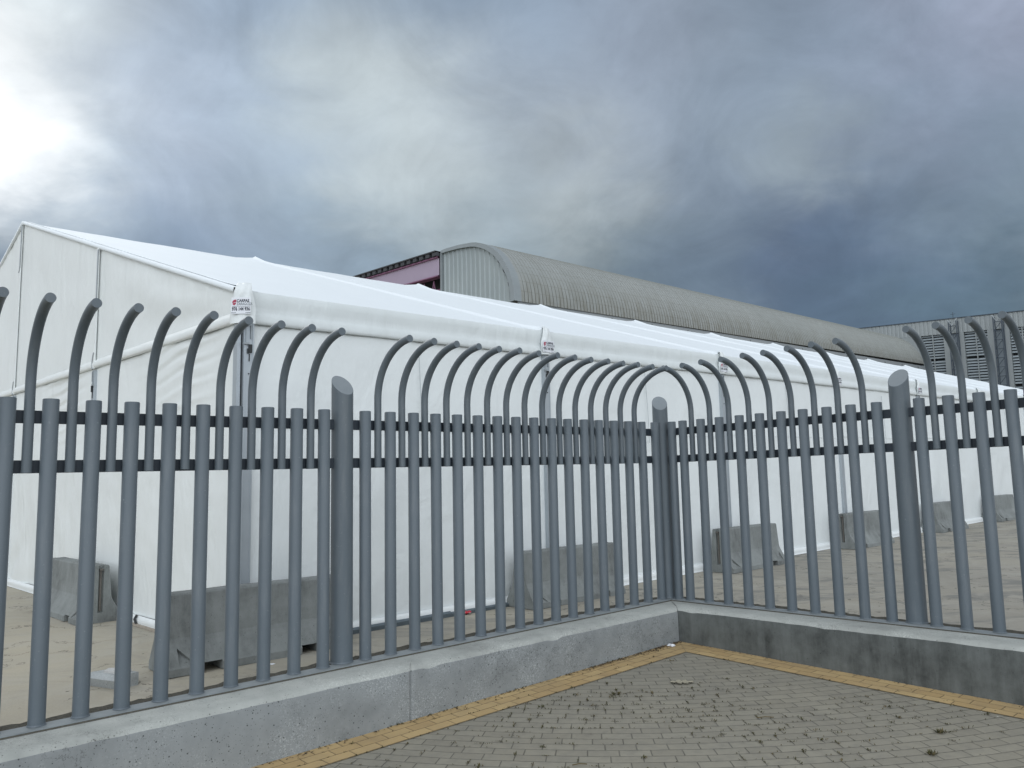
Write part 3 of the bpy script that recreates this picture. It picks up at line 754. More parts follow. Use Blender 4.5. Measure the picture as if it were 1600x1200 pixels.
# eaves caps with the hire firm's tags
def text_mesh(body, size, mt, name, parent, mtx, bold=0.0, xs=1.0):
    cu = bpy.data.curves.new(name, 'FONT'); cu.body = body; cu.size = size; cu.align_x = 'LEFT'; cu.align_y = 'CENTER'
    cu.offset = bold; cu.resolution_u = 3; cu.extrude = .0006
    tmp = bpy.data.objects.new(name, cu); col.objects.link(tmp)
    dg = bpy.context.evaluated_depsgraph_get(); dg.update()
    me = bpy.data.meshes.new_from_object(tmp.evaluated_get(dg)); bpy.data.objects.remove(tmp); bpy.data.curves.remove(cu)
    for v in me.vertices: v.co.x *= xs
    me.transform(mtx); me.materials.clear(); me.materials.append(mt); me.name = name
    o = bpy.data.objects.new(name, me); col.objects.link(o); o.parent = parent; return o
def cap_and_tag(i):
    s = 5 * i; e = eaveZ(s)
    corner = i == 0
    # direction the tag faces
    n_ = (-tn - tu * .85).normalized() if corner else -tn
    x_ = Vector((-n_.y, n_.x, 0)); x_ = x_ if x_.dot(tu) > 0 else -x_
    c = tp(s + (.02 if corner else 0), -.03, 0)
    wtop, wbot = (.085, .150) if corner else (.06, .13)
    mb = MB(); rows = []
    for j in range(15):
        q = j / 14; z = e + (.085 if corner else .05) - q * (.50 if corner else .44) ; hw = wtop + (wbot - wtop) * min(1, q * 1.6)
        row = []
        for k in range(13):
            a = -1 + 2 * k / 12
            dep = (.115 if corner else .05) * math.sqrt(max(0, 1 - (a * .92) ** 2)) * min(1, .35 + q * 3) + (.03 if corner else .036)
            dep += .010 * noise.noise(Vector((a * 2.5, q * 5, i * 3))) + .006 * math.sin(a * 6 + q * 9)
            p = Vector((c.x, c.y, z + CZ - TB.z)) + x_ * hw * a + n_ * dep
            row.append(p)
        rows.append(row)
    ctr = Vector((c.x, c.y, e + .09 + CZ - TB.z)) - n_ * .03
    rows.insert(0, [ctr + x_ * wtop * .7 * (-1 + 2 * k / 12) for k in range(13)])
    mb.grid(rows, True); mb.build('eaves_cap', M_pvc, tent)
    # printed tag
    hw = .112 if corner else .125; hh = .098 if corner else .095
    zc_ = e - .212 if corner else e - .262
    dep = .158 if corner else .100
    tc_ = Vector((c.x, c.y, zc_ + CZ - TB.z)) + n_ * dep
    def TPt(a, b_, d=0): return tc_ + x_ * a + Z * b_ + n_ * (d - 0.35 * a * a)
    mb = MB(); mb.grid([[TPt(hw * (-1 + 2 * k / 12), hh * (-1 + 2 * j / 6)) for k in range(13)] for j in range(7)], True)
    tg_ = mb.build('label_tag', M_tag, tent)
    if i > 5: return
    S = hh / .095; SX = hw / .125
    Mx = Matrix((x_, Z, n_)).transposed().to_4x4()
    def at(a, b_): q = Mx.copy(); q.translation = TPt(a, b_, .003); return q
    def bend(o):
        for v in o.data.vertices:
            a = (v.co - tc_).dot(x_); v.co = v.co - n_ * .35 * a * a + n_ * .0012
    def at0(a, b_): q = Mx.copy(); q.translation = tc_ + x_ * a + Z * b_; return q
    for body, sz, a, b_, mt, bo, xs in (('CARPAS', .046 * S, -.055 * SX, .055 * S, M_ink, .0016, .95 * SX), ('ZARAGOZA', .043 * S, -.055 * SX, .018 * S, M_inkg, .0005, .84 * SX),
                                        ('976 144 936', .056 * S, -.116 * SX, -.040 * S, M_ink, .0022, .80 * SX)):
        bend(text_mesh(body, sz, mt, 'lettering', tg_, at0(a, b_), bo, xs))
    # emblem: crimson drop with a slash
    mb = MB(); mb.face([TPt(-.088 * SX + .026 * S * x, .038 * S + .030 * S * y, .002) for x, y in ((-.9, -.1), (-.7, .5), (-.2, .95), (.9, 1.1), (.95, .1), (.2, .05), (-.5, -.25))])
    mb.face([TPt(-.088 * SX + .026 * S * x, .038 * S + .030 * S * y, .002) for x, y in ((-.8, -.45), (.1, -.15), (.95, -.1), (.7, -.7), (.1, -1.15), (-.5, -.9))]); mb.build('emblem', M_red, tg_)
    mb = MB(); mb.box(TPt(0, -.002 * S - .006, -.0005), x_ * .10, n_ * .002, Z * .0015); mb.box(TPt(0, -.082 * S, -.003), x_ * .112, n_ * .002, Z * .003); mb.build('rule_line', M_inkg, tg_)
for i in range(NB): cap_and_tag(i)

# ------------------------------------------------------------------ concrete barriers
def barrier_mesh():
    prof = [(-.30, 0), (-.30, .075), (-.285, .095), (-.165, .30), (-.145, .35), (-.105, .775), (-.09, .795), (.09, .795), (.105, .775), (.145, .35), (.165, .30), (.285, .095), (.30, .075), (.30, 0)]
    mb = MB(); n = 24; rows = []
    for k in range(n + 1):
        x = -1 + 2 * k / n
        rows.append([(x, y + .003 * noise.noise(Vector((x * 4, y * 9, z * 9))), z + (.003 * noise.noise(Vector((x * 5, y * 9, 7))) if z > 0 else 0)) for y, z in prof])
    mb.grid(rows, False, True); mb.face(rows[0][::-1]); mb.face(rows[-1])
    o = mb.build('tmp_body', M_barr); weld(o)
    cut = MB()
    for x0, x1 in ((-.64, -.45), (.45, .64)): cut.box(((x0 + x1) / 2, 0, .03), (abs(x1 - x0) / 2, 0, 0), (0, .4, 0), (0, 0, .065))
    co = [cut.build('tmp_cut', M_barr)]
    for x in (-.80, .80):                         # slanted lifting pockets on the toe
        for sy in (-1, 1):
            c2 = MB(); a, b_, c_ = Vector((x - .085, sy * .34, .10)), Vector((x + .085, sy * .34, .10)), Vector((x - (.085 if x < 0 else -.085), sy * .20, .25))
            d_ = Vector((0, sy * .06, -.0))
            P = [a, b_, c_]; Q = [p + Vector((0, -sy * .055, -.0)) + Vector((0, 0, -.02)) for p in P]; P = [p + Vector((0, sy * .05, .05)) for p in P]
            c2.face(P); c2.face(Q[::-1])
            for k in range(3): c2.face([P[k], Q[k], Q[(k + 1) % 3], P[(k + 1) % 3]])
            co.append(weld(c2.build('tmp_cut', M_barr)))
    for x in (-1, 1):                             # upright key slot in each end
        c3 = MB(); c3.box((x, 0, .5), (.035, 0, 0), (0, .035, 0), (0, 0, .36)); co.append(c3.build('tmp_cut', M_barr))
    for c_ in co:
        weld(c_)
        md = o.modifiers.new('b', 'BOOLEAN'); md.operation = 'DIFFERENCE'; md.solver = 'EXACT'; md.object = c_
    bv = o.modifiers.new('bev', 'BEVEL'); bv.width = .006; bv.segments = 1; bv.limit_method = 'ANGLE'; bv.angle_limit = R(40)
    dg = bpy.context.evaluated_depsgraph_get(); dg.update()
    me = bpy.data.meshes.new_from_object(o.evaluated_get(dg)); me.name = 'barrier'
    bpy.data.objects.remove(o)
    for c_ in co: bpy.data.objects.remove(c_)
    return me
bme = barrier_mesh()
hook = None
def barrier(s, t, ang, label, lift=0.0, tilt=0.0):
    global hook
    p = T + tu * s + tn * t
    root = bpy.data.objects.new('concrete_barrier', bme); col.objects.link(root)
    root.location = W(p.x, p.y, gz(s) + lift + .002); root.rotation_euler = (0, tilt, ang)
    tag(root, label, 'barrier', 'concrete barriers along the tent')
    for x in (-1, 1):
        if hook is None:
            mb = MB(); mb.tube([(-.02, 0, .16), (-.02, 0, .74)], .016, 10); mb.box((0, 0, .735), (.03, 0, 0), (0, .022, 0), (0, 0, .012))
            o = mb.build('joint_bar', simple('rusty_bar', (.15, .14, .125), .8, .3, .2, .4, 30), root); hook = o.data
        else:
            o = bpy.data.objects.new('joint_bar', hook); col.objects.link(o); o.parent = root
        o.location = (x * .995, 0, 0)
        if x > 0: o.rotation_euler = (0, 0, 0)
        else: o.rotation_euler = (0, 0, math.pi)
au = math.atan2(tu.y, tu.x); ag = math.atan2(tg.y, tg.x)
barrier(.05, -.33, au, 'concrete barrier at the tent corner, largest and nearest the fence')
barrier(-.60, 4.42, ag, 'concrete barrier against the tent gable, seen end-on at the left')
barrier(5.06, -.345, au, 'concrete barrier straddling the tent leg just left of the corner post')
barrier(10.02, -.40, au + .02, 'concrete barrier between the fence corner post and the right fence post, showing its end groove')
barrier(15.18, -.36, au - .01, 'concrete barrier just left of the right fence post by the tent wall')
barrier(20.5, -.30, au + .01, 'concrete barrier just right of the right fence post by the tent wall')
barrier(25.4, -.30, au, 'farthest visible concrete barrier, at the right edge of the photo')

# ------------------------------------------------------------------ small things on the ground
def rock(name, fpts, hgt, mt): pass
b0 = gpt(-3.842, 7.733); e1 = (V2(-4.215, 7.915) - V2(-3.842, 7.733)); e2 = (V2(-3.700, 7.923) - V2(-3.842, 7.733))
mb = MB(); hh = .125
def bp(a, b_, z): return Vector(e1) * a + Vector(e2) * b_ + Z * z
rows = []
for (z, i_) in ((0, 0), (.085, .0), (hh, .10)):
    rows.append([bp(a, b_, z) for a, b_ in ((0 + i_ * .1, (.16 if z == 0 else i_ * 2.6)), (1, (.16 if z == 0 else i_ * 2.6)), (1 - i_, 1), (0 + i_ * .1, 1))])
rows = [[p + Vector((noise.noise(p * 9) * .008, noise.noise(p * 9 + Z) * .008, 0)) for p in r] for r in rows]
mb.grid(rows, False, True); mb.face(rows[-1]); mb.face(rows[0][::-1])
o = mb.build('concrete_block', M_block, None, b0)
tag(o, 'broken grey concrete block lying on the yard at the left', 'block')
mb = MB(); mb.face([bp(a, b_, hh + .022) for a, b_ in ((.12, .35), (.62, .30), (.80, .7), (.55, .98), (.15, .9))])
top = [bp(a, b_, hh + .022) for a, b_ in ((.12, .35), (.62, .30), (.80, .7), (.55, .98), (.15, .9))]; bot = [p - Z * .021 for p in top]
mb.grid([bot, top], False, True); o2 = mb.build('broken_edge', simple('pale_mortar', (.5, .5, .49), .9, .2, 0, .2, 30, .5), o)

# crushed red drink can
p = gpt(-.70, 11.28)
mb = MB(); rows = []
for k in range(9):
    x = -.06 + .015 * k; sq = .62 + .25 * math.cos(k * 1.9)
    rows.append([(x + .008 * math.sin(a * 3 + k), .032 * math.cos(a) * (1 if 0 < k < 8 else .75), .03 + .03 * sq * math.sin(a)) for a in [2 * math.pi * q / 14 for q in range(14)]])
mb.grid(rows, True, True); mb.face(rows[0][::-1], mi=1); mb.face(rows[-1], mi=1)
def f_can(g, t, geo, b, bump):
    v = t.outputs['Object']; w_ = g.noise(v, 28, 3)
    setc(g, b, g.mix(g.ramp(w_, [(.55, 0.0), (.60, 1.0)]), (.50, .02, .04), (.6, .55, .56)))
o = mb.build('drink_can', [mat('red_can', f_can, .3, .5, .3), M_galv], None, p); o.rotation_euler = (0, 0, .5)
tag(o, 'crushed red and white can lying at the foot of the tent wall', 'can')

def crumple(name, label, cat, x, y, z, r, h, c, seed):
    bm = bmesh.new(); bmesh.ops.create_icosphere(bm, subdivisions=2, radius=1)
    for v in bm.verts:
        n_ = 1 + .7 * noise.noise(v.co * 2.2 + Vector((seed, 0, 0))) + .5 * noise.noise(v.co * 5 + Vector((0, seed, 0)))
        v.co = Vector((v.co.x * r * n_, v.co.y * r * .7 * n_, max(0, v.co.z * h * n_ + h * .6)))
    me = bpy.data.meshes.new(name); bm.to_mesh(me); bm.free()
    me.materials.append(c); o = bpy.data.objects.new(name, me); col.objects.link(o); o.location = (x, y, z)
    return tag(o, label, cat)
M_paper = simple('paper_white', (.78, .80, .84), .8, .2, 0, .05, 40)
pp = lambda x, y: pz(x, y) + CZ + .006
q_ = C + uL * .62 + nL * .47
crumple('crumpled_paper', 'crumpled white paper on the ochre border near the wall corner', 'litter', q_.x, q_.y, pp(q_.x, q_.y), .034, .014, M_paper, 3)
q2 = gpt(-2.62, 8.63)
crumple('paper_scrap', 'tiny white scrap on the yard in front of the largest barrier', 'litter', q2.x, q2.y, q2.z, .035, .005, M_paper, 9)
# dry leaf on the paving
mb = MB(); rows = []
for k in range(31):
    f = k / 30; wd = .045 * math.sin(math.pi * f) ** .6 * (1 + .45 * math.sin(f * 21) + .3 * math.sin(f * 47))
    rows.append([((f - .5) * .19, wd * a, .002 + .006 * abs(a) + .004 * noise.noise(Vector((f * 6, a * 3, 1)))) for a in (-1, -.5, 0, .5, 1)])
mb.grid(rows, True); o = mb.build('dry_leaf', simple('dry_leaf', (.36, .33, .25), .8, .2, 0, .2, 40), None, (1.33, 6.62, pp(1.33, 6.62)))
o.rotation_euler = (0, 0, -.05); tag(o, 'pale dry leaf lying on the grey paving in front of the wall corner', 'leaf')

# weeds in the joints: placed at crossings of the same joints the paving has
def paving_joint(row, ui, alongrow=0.0):
    rm = (row + .5) * .1; off = row * .5 + math.sin(row * 1.7) * .13
    th = (ui - off) * .2 / rm; r = row * .1 + alongrow
    return PCX + r * math.sin(th), PCY - r * math.cos(th)
def on_pave(x, y, marg=.72):
    d = V2(x, y) - C; return d.dot(nR) > marg and d.dot(nL) > marg
M_weed = simple('weed_green', (.070, .068, .030), .8, .2, 0, .45, 30)
M_weed2 = simple('weed_dry', (.13, .10, .05), .85, .2, 0, .4, 30)
def tuft(mb, x, y, size, n, mi=None, along=None):
    z = pp(x, y) - .003
    x0_, y0_ = x, y
    for k in range(n):
        if along is not None:
            l_ = random.gauss(0, along[2]); x = x0_ + along[0] * l_; y = y0_ + along[1] * l_
        a = random.uniform(0, 6.28); r0 = random.uniform(0, size * .35); ln = size * random.uniform(.5, 1.2); lean = random.uniform(.3, 1.5)
        b0 = Vector((x + r0 * math.cos(a), y + r0 * math.sin(a), z)); d = Vector((math.cos(a + random.uniform(-.6, .6)) * lean, math.sin(a) * lean, 1)).normalized()
        sd_ = Vector((-d.y, d.x, 0)).normalized() * (.0022 + .07 * ln * random.random())
        m_ = b0 + d * ln * .55; tip = b0 + d * ln + Vector((0, 0, -ln * .25 * lean))
        q = (1 if random.random() < .3 else 0) if mi is None else mi
        mb.face([b0 - sd_ * .5, b0 + sd_ * .5, m_ + sd_, m_ - sd_], False, q); mb.face([m_ - sd_, m_ + sd_, tip], False, q)
wd = MB(); random.seed(21)
for row in range(40, 120):
    for ui in range(-60, 60):
        x, y = paving_joint(row, ui, random.uniform(.0, .1))
        if not on_pave(x, y) or y < 3.2 or abs(x) > 6: continue
        dens = noise.noise(Vector((x * 1.1, y * 1.1, 3.3))) * 1.1 + .5 - max(0, x - 1.0) * .34 - max(0, y - 5.9) * .5
        if random.random() < max(.04, dens * 1.25):
            th0 = math.atan2(x - PCX, PCY - y); rad = (math.sin(th0), -math.cos(th0)); crs = (math.cos(th0), math.sin(th0))
            dd_ = rad if random.random() < .6 else crs
            tuft(wd, x, y, random.uniform(.006, .024), random.randint(7, 18), None, (dd_[0], dd_[1], random.uniform(.008, .03)))
            if random.random() < .6:
                # moss creeping along the course joint
                for q in range(random.randint(3, 8)):
                    th = math.atan2(x - PCX, PCY - y) + (q * .013 + random.uniform(-.01, .01)) * random.choice((1, 1, -1)) ; r = round(math.hypot(x - PCX, y - PCY) / .1) * .1
                    tuft(wd, PCX + r * math.sin(th), PCY - r * math.cos(th), .010, 4)
# a few larger clumps as seen
for x, y in ((2.75, 5.35), (.05, 4.4), (.75, 6.35), (3.75, 4.35), (-.5, 4.15), (2.5, 5.0)):
    for q in range(5): tuft(wd, x + random.uniform(-.03, .03), y + random.uniform(-.02, .02), .035, 9)
for k in range(150):                            # ochre border joints
    s = .8 + random.random() ** 1.0 * 5.5; o_ = random.choice((.495, .595, .70)); q = C + uL * s + nL * o_
    if random.random() < .6 + .5 * noise.noise(Vector((s, 2, 2))): tuft(wd, q.x, q.y, random.uniform(.008, .022), random.randint(4, 9))
for k in range(14):
    s = .8 + random.random() * 3.0; q = C + vR * s + nR * .70; tuft(wd, q.x, q.y, random.uniform(.008, .018), 6)
for k in range(80):                             # foot of the left plinth
    s = 1.2 + random.random() * 5.0; q = C + uL * s + nL * (.408 + random.random() * .012)
    tuft(wd, q.x, q.y, random.uniform(.008, .026) * (1 + (random.random() < .12)), random.randint(4, 9))
tag(wd.build('weeds', [M_weed, M_weed2]), 'small weeds and moss growing in the paving joints', None, kind='stuff')
# leaf litter and grit in the angle of wall and paving
lt = MB(); random.seed(5)
def flake(x, y, sz, mi):
    a = random.uniform(0, 6.28); z = pp(x, y) + .002 + random.random() * .006
    d = Vector((math.cos(a), math.sin(a), random.uniform(-.3, .3))) * sz; e = Vector((-math.sin(a), math.cos(a), random.uniform(-.4, .4))) * sz * random.uniform(.25, .7)
    c_ = Vector((x, y, z)); lt.face([c_ - d, c_ - e * .8, c_ + d, c_ + e], False, mi)
for k in range(900):
    s = .42 + abs(random.gauss(0, .75)) + (random.random() < .3) * random.random() * 4.2; q = C + uL * s + nL * (.41 + abs(random.gauss(0, .028)))
    flake(q.x, q.y, random.uniform(.004, .014), random.choice((0, 0, 1, 2)))
for k in range(260):
    s = .42 + abs(random.gauss(0, .8)) + (random.random() < .4) * random.random() * 3; q = C + vR * s + nR * (.41 + abs(random.gauss(0, .014)))
    flake(q.x, q.y, random.uniform(.003, .010), random.choice((0, 0, 1)))
for k in range(230):
    x = random.uniform(-1, 4.5); y = random.uniform(3.7, 7.4)
    if on_pave(x, y): flake(x, y, random.uniform(.003, .009), random.choice((0, 0, 0, 2, 3)))
tag(lt.build('leaf_litter', [simple('litter_brown', (.075, .05, .03), .9), simple('litter_tan', (.26, .20, .12), .9), simple('litter_black', (.03, .027, .022), .9), simple('litter_pale', (.5, .5, .46), .9)]),
    'brown leaf litter and grit swept against the foot of the plinth', None, kind='stuff')
# twigs
for k, (x, y, a, l_) in enumerate(((.36, 4.98, .12, .09), (1.72, 5.72, .03, .12))):
    mb = MB(); mb.tube([(-l_ / 2, 0, .005), (0, .006, .008), (l_ / 2, 0, .005)], .003, 6)
    o = mb.build('twig', M_weed2, None, (x, y, pp(x, y))); o.rotation_euler = (0, 0, a)
    tag(o, ('short dark twig lying on the grey paving nearer the camera', 'thin brown twig lying farther back on the paving near the corner')[k], 'twig')
# dark dirt line along the yard side joints
# ------------------------------------------------------------------ far halls
S0 = V2(.2, 65)
def BP(s, q, z): p = S0 + tu * s + tn * q; return W(p.x, p.y, z)
LEN = 87.0
bar = empty('barrel_roof_hall', BP(0, 5, -1.7), 'long hall with a weathered grey barrel-vault metal roof beyond the tent', 'building')
BB = bar.location
outer = [(24, 20.2), (16, 21.0), (9.65, 21.14), (8.85, 21.17), (6.92, 21.06), (5.06, 20.84), (4.43, 20.70), (3.6, 20.42), (2.85, 20.07), (2.2, 19.68), (1.59, 19.20), (1.15, 18.75), (.78, 18.27), (.36, 17.68), (0, 17.05), (-.22, 16.5), (-.37, 15.9), (-.47, 15.3), (-.52, 14.55)]
mb = MB(); rows = []; uvs = []
nseg = 200
arc = [0]
for k in range(len(outer) - 1, 0, -1): arc.append(arc[-1] + math.hypot(outer[k][0] - outer[k - 1][0], outer[k][1] - outer[k - 1][1]))
arc = arc[::-1]
for k in range(nseg + 1):
    s = .5 + (LEN - .5) * k / nseg; row = []; uv = []
    for j, (q, z) in enumerate(outer):
        lowr = s * (.007 + .0105 * max(0, min(1, (16.5 - z) / 1.95)))
        row.append(BP(s, q, z + lowr) - BB); uv.append((s, arc[j]))
    rows.append(row); uvs.append(uv)
mb.grid(rows, True, uv=uvs); mb.build('roof', M_barrel, bar)
mb = MB()                                       # standing seams
for k in range(1, nseg):
    s = .5 + (LEN - .5) * k / nseg
    pr_ = []
    for j in range(2, len(outer)):
        q, z = outer[j]; lowr = s * (.007 + .0105 * max(0, min(1, (16.5 - z) / 1.95))); pr_.append((q, z + lowr))
    a = []; b_ = []; c_ = []
    for (q, z) in pr_:
        nx, nz = -.8, .6
        j = pr_.index((q, z)); q0, z0 = pr_[max(0, j - 1)]; q1, z1 = pr_[min(len(pr_) - 1, j + 1)]
        tx, tz = q1 - q0, z1 - z0; l_ = math.hypot(tx, tz); nx, nz = (tz / l_, -tx / l_)
        if nz < 0 and nx > 0: nx, nz = -nx, -nz
        if nx > 0: nx, nz = -nx, -nz
        nx, nz = (nx, nz) if nz >= -.2 else (-nx, -nz)
        a.append(BP(s - .025, q, z) - BB); b_.append(BP(s, q + nx * .04, z + nz * .04) - BB); c_.append(BP(s + .025, q, z) - BB)
    mb.grid([a, b_, c_], False)
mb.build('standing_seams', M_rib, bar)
inner = [(9.6, 20.94), (7.5, 20.85), (5.07, 20.56), (4.3, 20.3), (3.56, 19.97), (2.85, 19.5), (2.28, 19.04), (1.7, 18.4), (1.135, 17.65), (.665, 16.71), (.3, 15.8), (.067, 14.93), (0.0, 13.6)]
def ztop(q):
    for k in range(len(inner) - 1):
        if inner[k + 1][0] <= q <= inner[k][0]:
            f = (q - inner[k + 1][0]) / (inner[k][0] - inner[k + 1][0] + 1e-9); return inner[k + 1][1] + f * (inner[k][1] - inner[k + 1][1])
    return inner[0][1]
mb = MB(); top = []; bot = []; q = 9.6; pit_ = .64; kk = 0
while q > .02:
    for dq, ds in ((0, 0), (.10, 0), (.17, -.09), (.30, -.09), (.37, 0)):
        qq = max(.0, q - dq); top.append(BP(ds, qq, ztop(qq)) - BB); bot.append(BP(ds, qq, -1.7) - BB)
    q -= pit_
mb.grid([bot, top], False); mb.build('end_wall', M_endw, bar)
# rim band round the end wall
mb = MB(); o2 = outer[2:]
def interp(lst, f):
    x = f * (len(lst) - 1); i = min(int(x), len(lst) - 2); r_ = x - i
    return (lst[i][0] * (1 - r_) + lst[i + 1][0] * r_, lst[i][1] * (1 - r_) + lst[i + 1][1] * r_)
rowA = []; rowB = []; rowC = []; rowD = []
for k in range(41):
    a = interp(o2, k / 40); 
    # inward normal
    b1 = interp(o2, max(0, k - 1) / 40); b2 = interp(o2, min(40, k + 1) / 40); tx, tz = b2[0] - b1[0], b2[1] - b1[1]; l_ = math.hypot(tx, tz)
    nx, nz = -tz / l_, tx / l_
    if nx < 0 and abs(nx) > .3: nx, nz = -nx, -nz
    if abs(nx) <= .3 and nz > 0: nx, nz = -nx, -nz
    th_ = .26 + .20 * min(1, k / 20)
    rowA.append(BP(.55, a[0] - nx * .03, a[1] - nz * .03) - BB); rowB.append(BP(-.28, a[0] - nx * .03, a[1] - nz * .03) - BB); rowC.append(BP(-.30, a[0] + nx * th_, a[1] + nz * th_) - BB); rowD.append(BP(.1, a[0] + nx * th_, a[1] + nz * th_) - BB)
mb.grid([rowA, rowB, rowC, rowD], False); mb.build('rim_trim', M_trim, bar)
mb = MB()
mb.box(BP(-.15, 9.62, 17) - BB, tu * .14, tn * .10, Z * 4.0); mb.build('edge_trim', M_trim, bar)
mb = MB()                                       # eaves gutter band
def zb_(s): return 14.55 + .0175 * s
mb.grid([[BP(s, q, zb_(s) + h - .004 * s) - BB for q, h in ((-.40, .05), (-.40, -.14), (-.60, -.16), (-.60, -1.32), (.2, -1.36))] for s in (.2, 30, 60, LEN)], False)
mb.build('gutter', M_gut, bar)
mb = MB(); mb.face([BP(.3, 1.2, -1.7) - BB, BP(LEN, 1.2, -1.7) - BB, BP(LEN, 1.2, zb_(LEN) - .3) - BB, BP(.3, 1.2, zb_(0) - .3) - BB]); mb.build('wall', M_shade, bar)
mb = MB()
for k in range(1, 15):                          # joints of the gutter band
    s = 6 * k; mb.box(BP(s, -.61, zb_(s) - .004 * s - .74) - BB, tu * .04, tn * .02, Z * .52)
mb.build('gutter_joints', M_shade, bar)
mb = MB(); rows = [[BP(LEN, q, z + .007 * LEN) - BB for q, z in outer], [BP(LEN, q, -1.7) - BB for q, z in outer]]; mb.grid(rows, False); mb.build('end_wall', M_endw, bar)

# mauve hall to the left
mh = empty('mauve_fronted_hall', BP(0, 25, -1.7), 'hall with a mauve steel fascia and dark roof edge left of the barrel roof', 'building'); MBs = mh.location
def mz(q, base): return base + .0395 * (q - 9.8)
mb = MB(); Q0, Q1 = 9.78, 60
mb.grid([[BP(s, q, mz(q, h)) - MBs for s, h in ((.3, 20.50), (-.35, 20.50), (-.35, 18.82), (.3, 18.82))] for q in (Q0, Q1)], False, True); mb.build('fascia_beam', M_pur, mh)
mb = MB()
mb.grid([[BP(s, q, mz(q, h)) - MBs for s, h in ((.3, 20.62), (-.55, 20.62), (-.55, 20.50), (.3, 20.503))] for q in (Q0, Q1)], False, True)
mb.grid([[BP(s, q, mz(q, h)) - MBs for s, h in ((.3, 18.82), (-.5, 18.82), (-.5, 18.72), (.3, 18.72))] for q in (Q0, Q1)], False, True); mb.build('flange', M_pnk, mh)
mb = MB()
mb.grid([[BP(s, q, mz(q, h)) - MBs for s, h in ((60, 21.13), (-.85, 21.13), (-.85, 21.03), (-.30, 21.0), (-.30, 20.62), (60, 20.62))] for q in (Q0, Q1)], False)
q = Q0 + .3
while q < Q1:
    mb.box(BP(-.55, q, mz(q, 20.83)) - MBs, tn * .30, tu * .20, Z * .17); q += 1.05
mb.build('roof_edge', M_deck, mh)
mb = MB()
z1, z0 = 18.6, 15.2
mb.tube([BP(.2, Q0, mz(Q0, 17.6)) - MBs, BP(.2, Q1, mz(Q1, 17.6)) - MBs], .10, 6)
q = Q0
while q < Q1 - 1.6:
    mb.tube([BP(.2, q, mz(q, z1)) - MBs, BP(.2, q + .8, mz(q, z0)) - MBs, BP(.2, q + 1.6, mz(q, z1)) - MBs], .07, 6); q += 1.6
mb.tube([BP(.2, Q0, mz(Q0, z0)) - MBs, BP(.2, Q1, mz(Q1, z0)) - MBs], .12, 6)
mb.build('truss', M_pnk, mh)
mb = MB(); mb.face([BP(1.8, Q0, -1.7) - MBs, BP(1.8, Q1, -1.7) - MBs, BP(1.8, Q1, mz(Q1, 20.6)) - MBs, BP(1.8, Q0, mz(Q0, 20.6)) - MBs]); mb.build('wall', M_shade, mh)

# louvred hall at the far right, square to the barrel roof
P3 = S0 + tn * -.52 + tu * LEN
def LP(q, d, z): p = P3 + tn * q - tu * d; return W(p.x, p.y, z)          # q to the left, d out of the wall towards the viewer
lh = empty('louvred_hall', LP(-8, 0, -1.7), 'grey hall with louvred bays and lattice columns at the far right', 'building'); LB = lh.location
def lz(q, base): return base - .040 * (-q - 5.8)* -1 if False else base + .045 * (q + 5.8)
QL, QR = 30, -46
def slab(name, q0, q1, z0, z1, d0, d1, mt, par=lh, sl=True):
    mb = MB(); f = (lambda q, z: lz(q, z)) if sl else (lambda q, z: z)
    r0 = [LP(q0, d0, f(q0, z0)), LP(q0, d1, f(q0, z0)), LP(q0, d1, f(q0, z1)), LP(q0, d0, f(q0, z1))]
    r1 = [LP(q1, d0, f(q1, z0)), LP(q1, d1, f(q1, z0)), LP(q1, d1, f(q1, z1)), LP(q1, d0, f(q1, z1))]
    r0 = [p - LB for p in r0]; r1 = [p - LB for p in r1]
    mb.grid([r0, r1], False, True); mb.face(r0[::-1]); mb.face(r1); return mb.build(name, mt, par)
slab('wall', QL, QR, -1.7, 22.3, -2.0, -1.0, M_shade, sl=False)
slab('wall_cladding', QL, .2, -1.7, 20.3, -.9, 0, M_lwall)
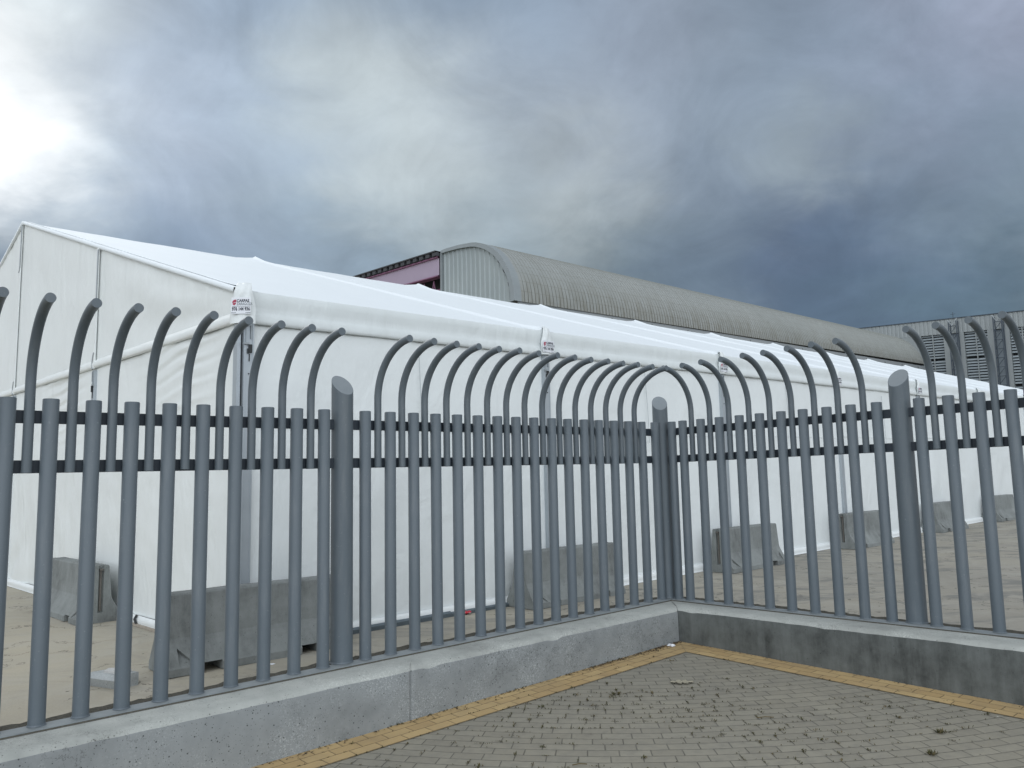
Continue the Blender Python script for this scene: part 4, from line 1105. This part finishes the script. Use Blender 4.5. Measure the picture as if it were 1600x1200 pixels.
# ribbed parapet
mb = MB(); top = []; bot = []; q = QL
while q > QR:
    for dq, dd in ((0, .05), (.30, .05), (.40, .0), (.52, .0), (.62, .05)):
        top.append(LP(q - dq, dd, lz(q - dq, 22.58)) - LB); bot.append(LP(q - dq, dd, lz(q - dq, 20.30)) - LB)
    q -= .62
mb.grid([bot, top], False); mb.build('parapet', M_lwall, lh)
slab('coping', QL, QR, 22.56, 22.68, -2.0, .18, M_lat)
for b_ in range(0, 7):
    qc = .15 - 6.1 * b_                        # left edge of a louvre bay
    for sgm, (za, zb) in enumerate(((16.45, 20.25), (11.9, 16.1), (7.3, 11.6))):
        lv = MB(); z = za + .1
        while z < zb - .2:
            c_ = LP(qc - 1.6, -.25, z + .16) - LB; c_.z += .045 * (qc - 1.6 + 5.8)
            axl = (LP(qc - 3.15, 0, lz(qc - 3.15, 0)) - LP(qc - .05, 0, lz(qc - .05, 0))) * .5
            lv.box(c_, axl, -tu * .09 + Z * -.135, (tu * -.02 + Z * .015)); z += .43
        o = lv.build('louver', M_lblade, lh)
    slab('mullion', qc - 1.55, qc - 1.68, 7, 20.3, -.2, -.04, M_lwall)
    slab('pilaster', qc - 3.2, qc - 4.15, -1.7, 20.3, -.9, .02, M_lwall)
    slab('pilaster', qc - 5.5, qc - 6.1, -1.7, 20.3, -.9, .02, M_lwall)
    # lattice column between the pilasters
    lc = MB(); qa, qb = qc - 4.35, qc - 5.45; dz = .045 * (qa + 5.8)
    for qq in (qa, qb):
        for dd in (.15, .9): lc.tube([LP(qq, dd, -1.7) - LB, LP(qq, dd, 22.1 + dz) - LB], .07, 6)
    z = 1.0; sg = 1
    while z < 20.5:
        z2 = z + 1.35
        lc.tube([LP(qa if sg > 0 else qb, .9, z + dz) - LB, LP(qb if sg > 0 else qa, .9, z2 + dz) - LB], .045, 6)
        lc.tube([LP(qa, .9, z2 + dz) - LB, LP(qb, .9, z2 + dz) - LB], .05, 6)
        z = z2; sg = 1
    lc.build('lattice_column', M_lat, lh)
    lw = MB()
    lw.tube([LP(qa + .1, .95, 22.3 + dz) - LB, LP(qa - .5, .95, 21.3 + dz) - LB, LP(qb - .15, .95, 22.4 + dz) - LB], .06, 6); lw.build('strut', M_latw, lh)
    slab('recess_panel', qc - 4.16, qc - 5.49, -1.7, 22.2, -.5, -.4, M_lwall2)
    if b_ == 0:
        am = MB(); c_ = LP(-4.8, .4, lz(-4.8, 22.7)) - LB
        am.tube([c_, c_ + Z * .8], .04, 6); am.tube([c_ + Z * .5 - tn * .35, c_ + Z * .5 + tn * .35], .03, 6); am.build('antenna', M_lat, lh)
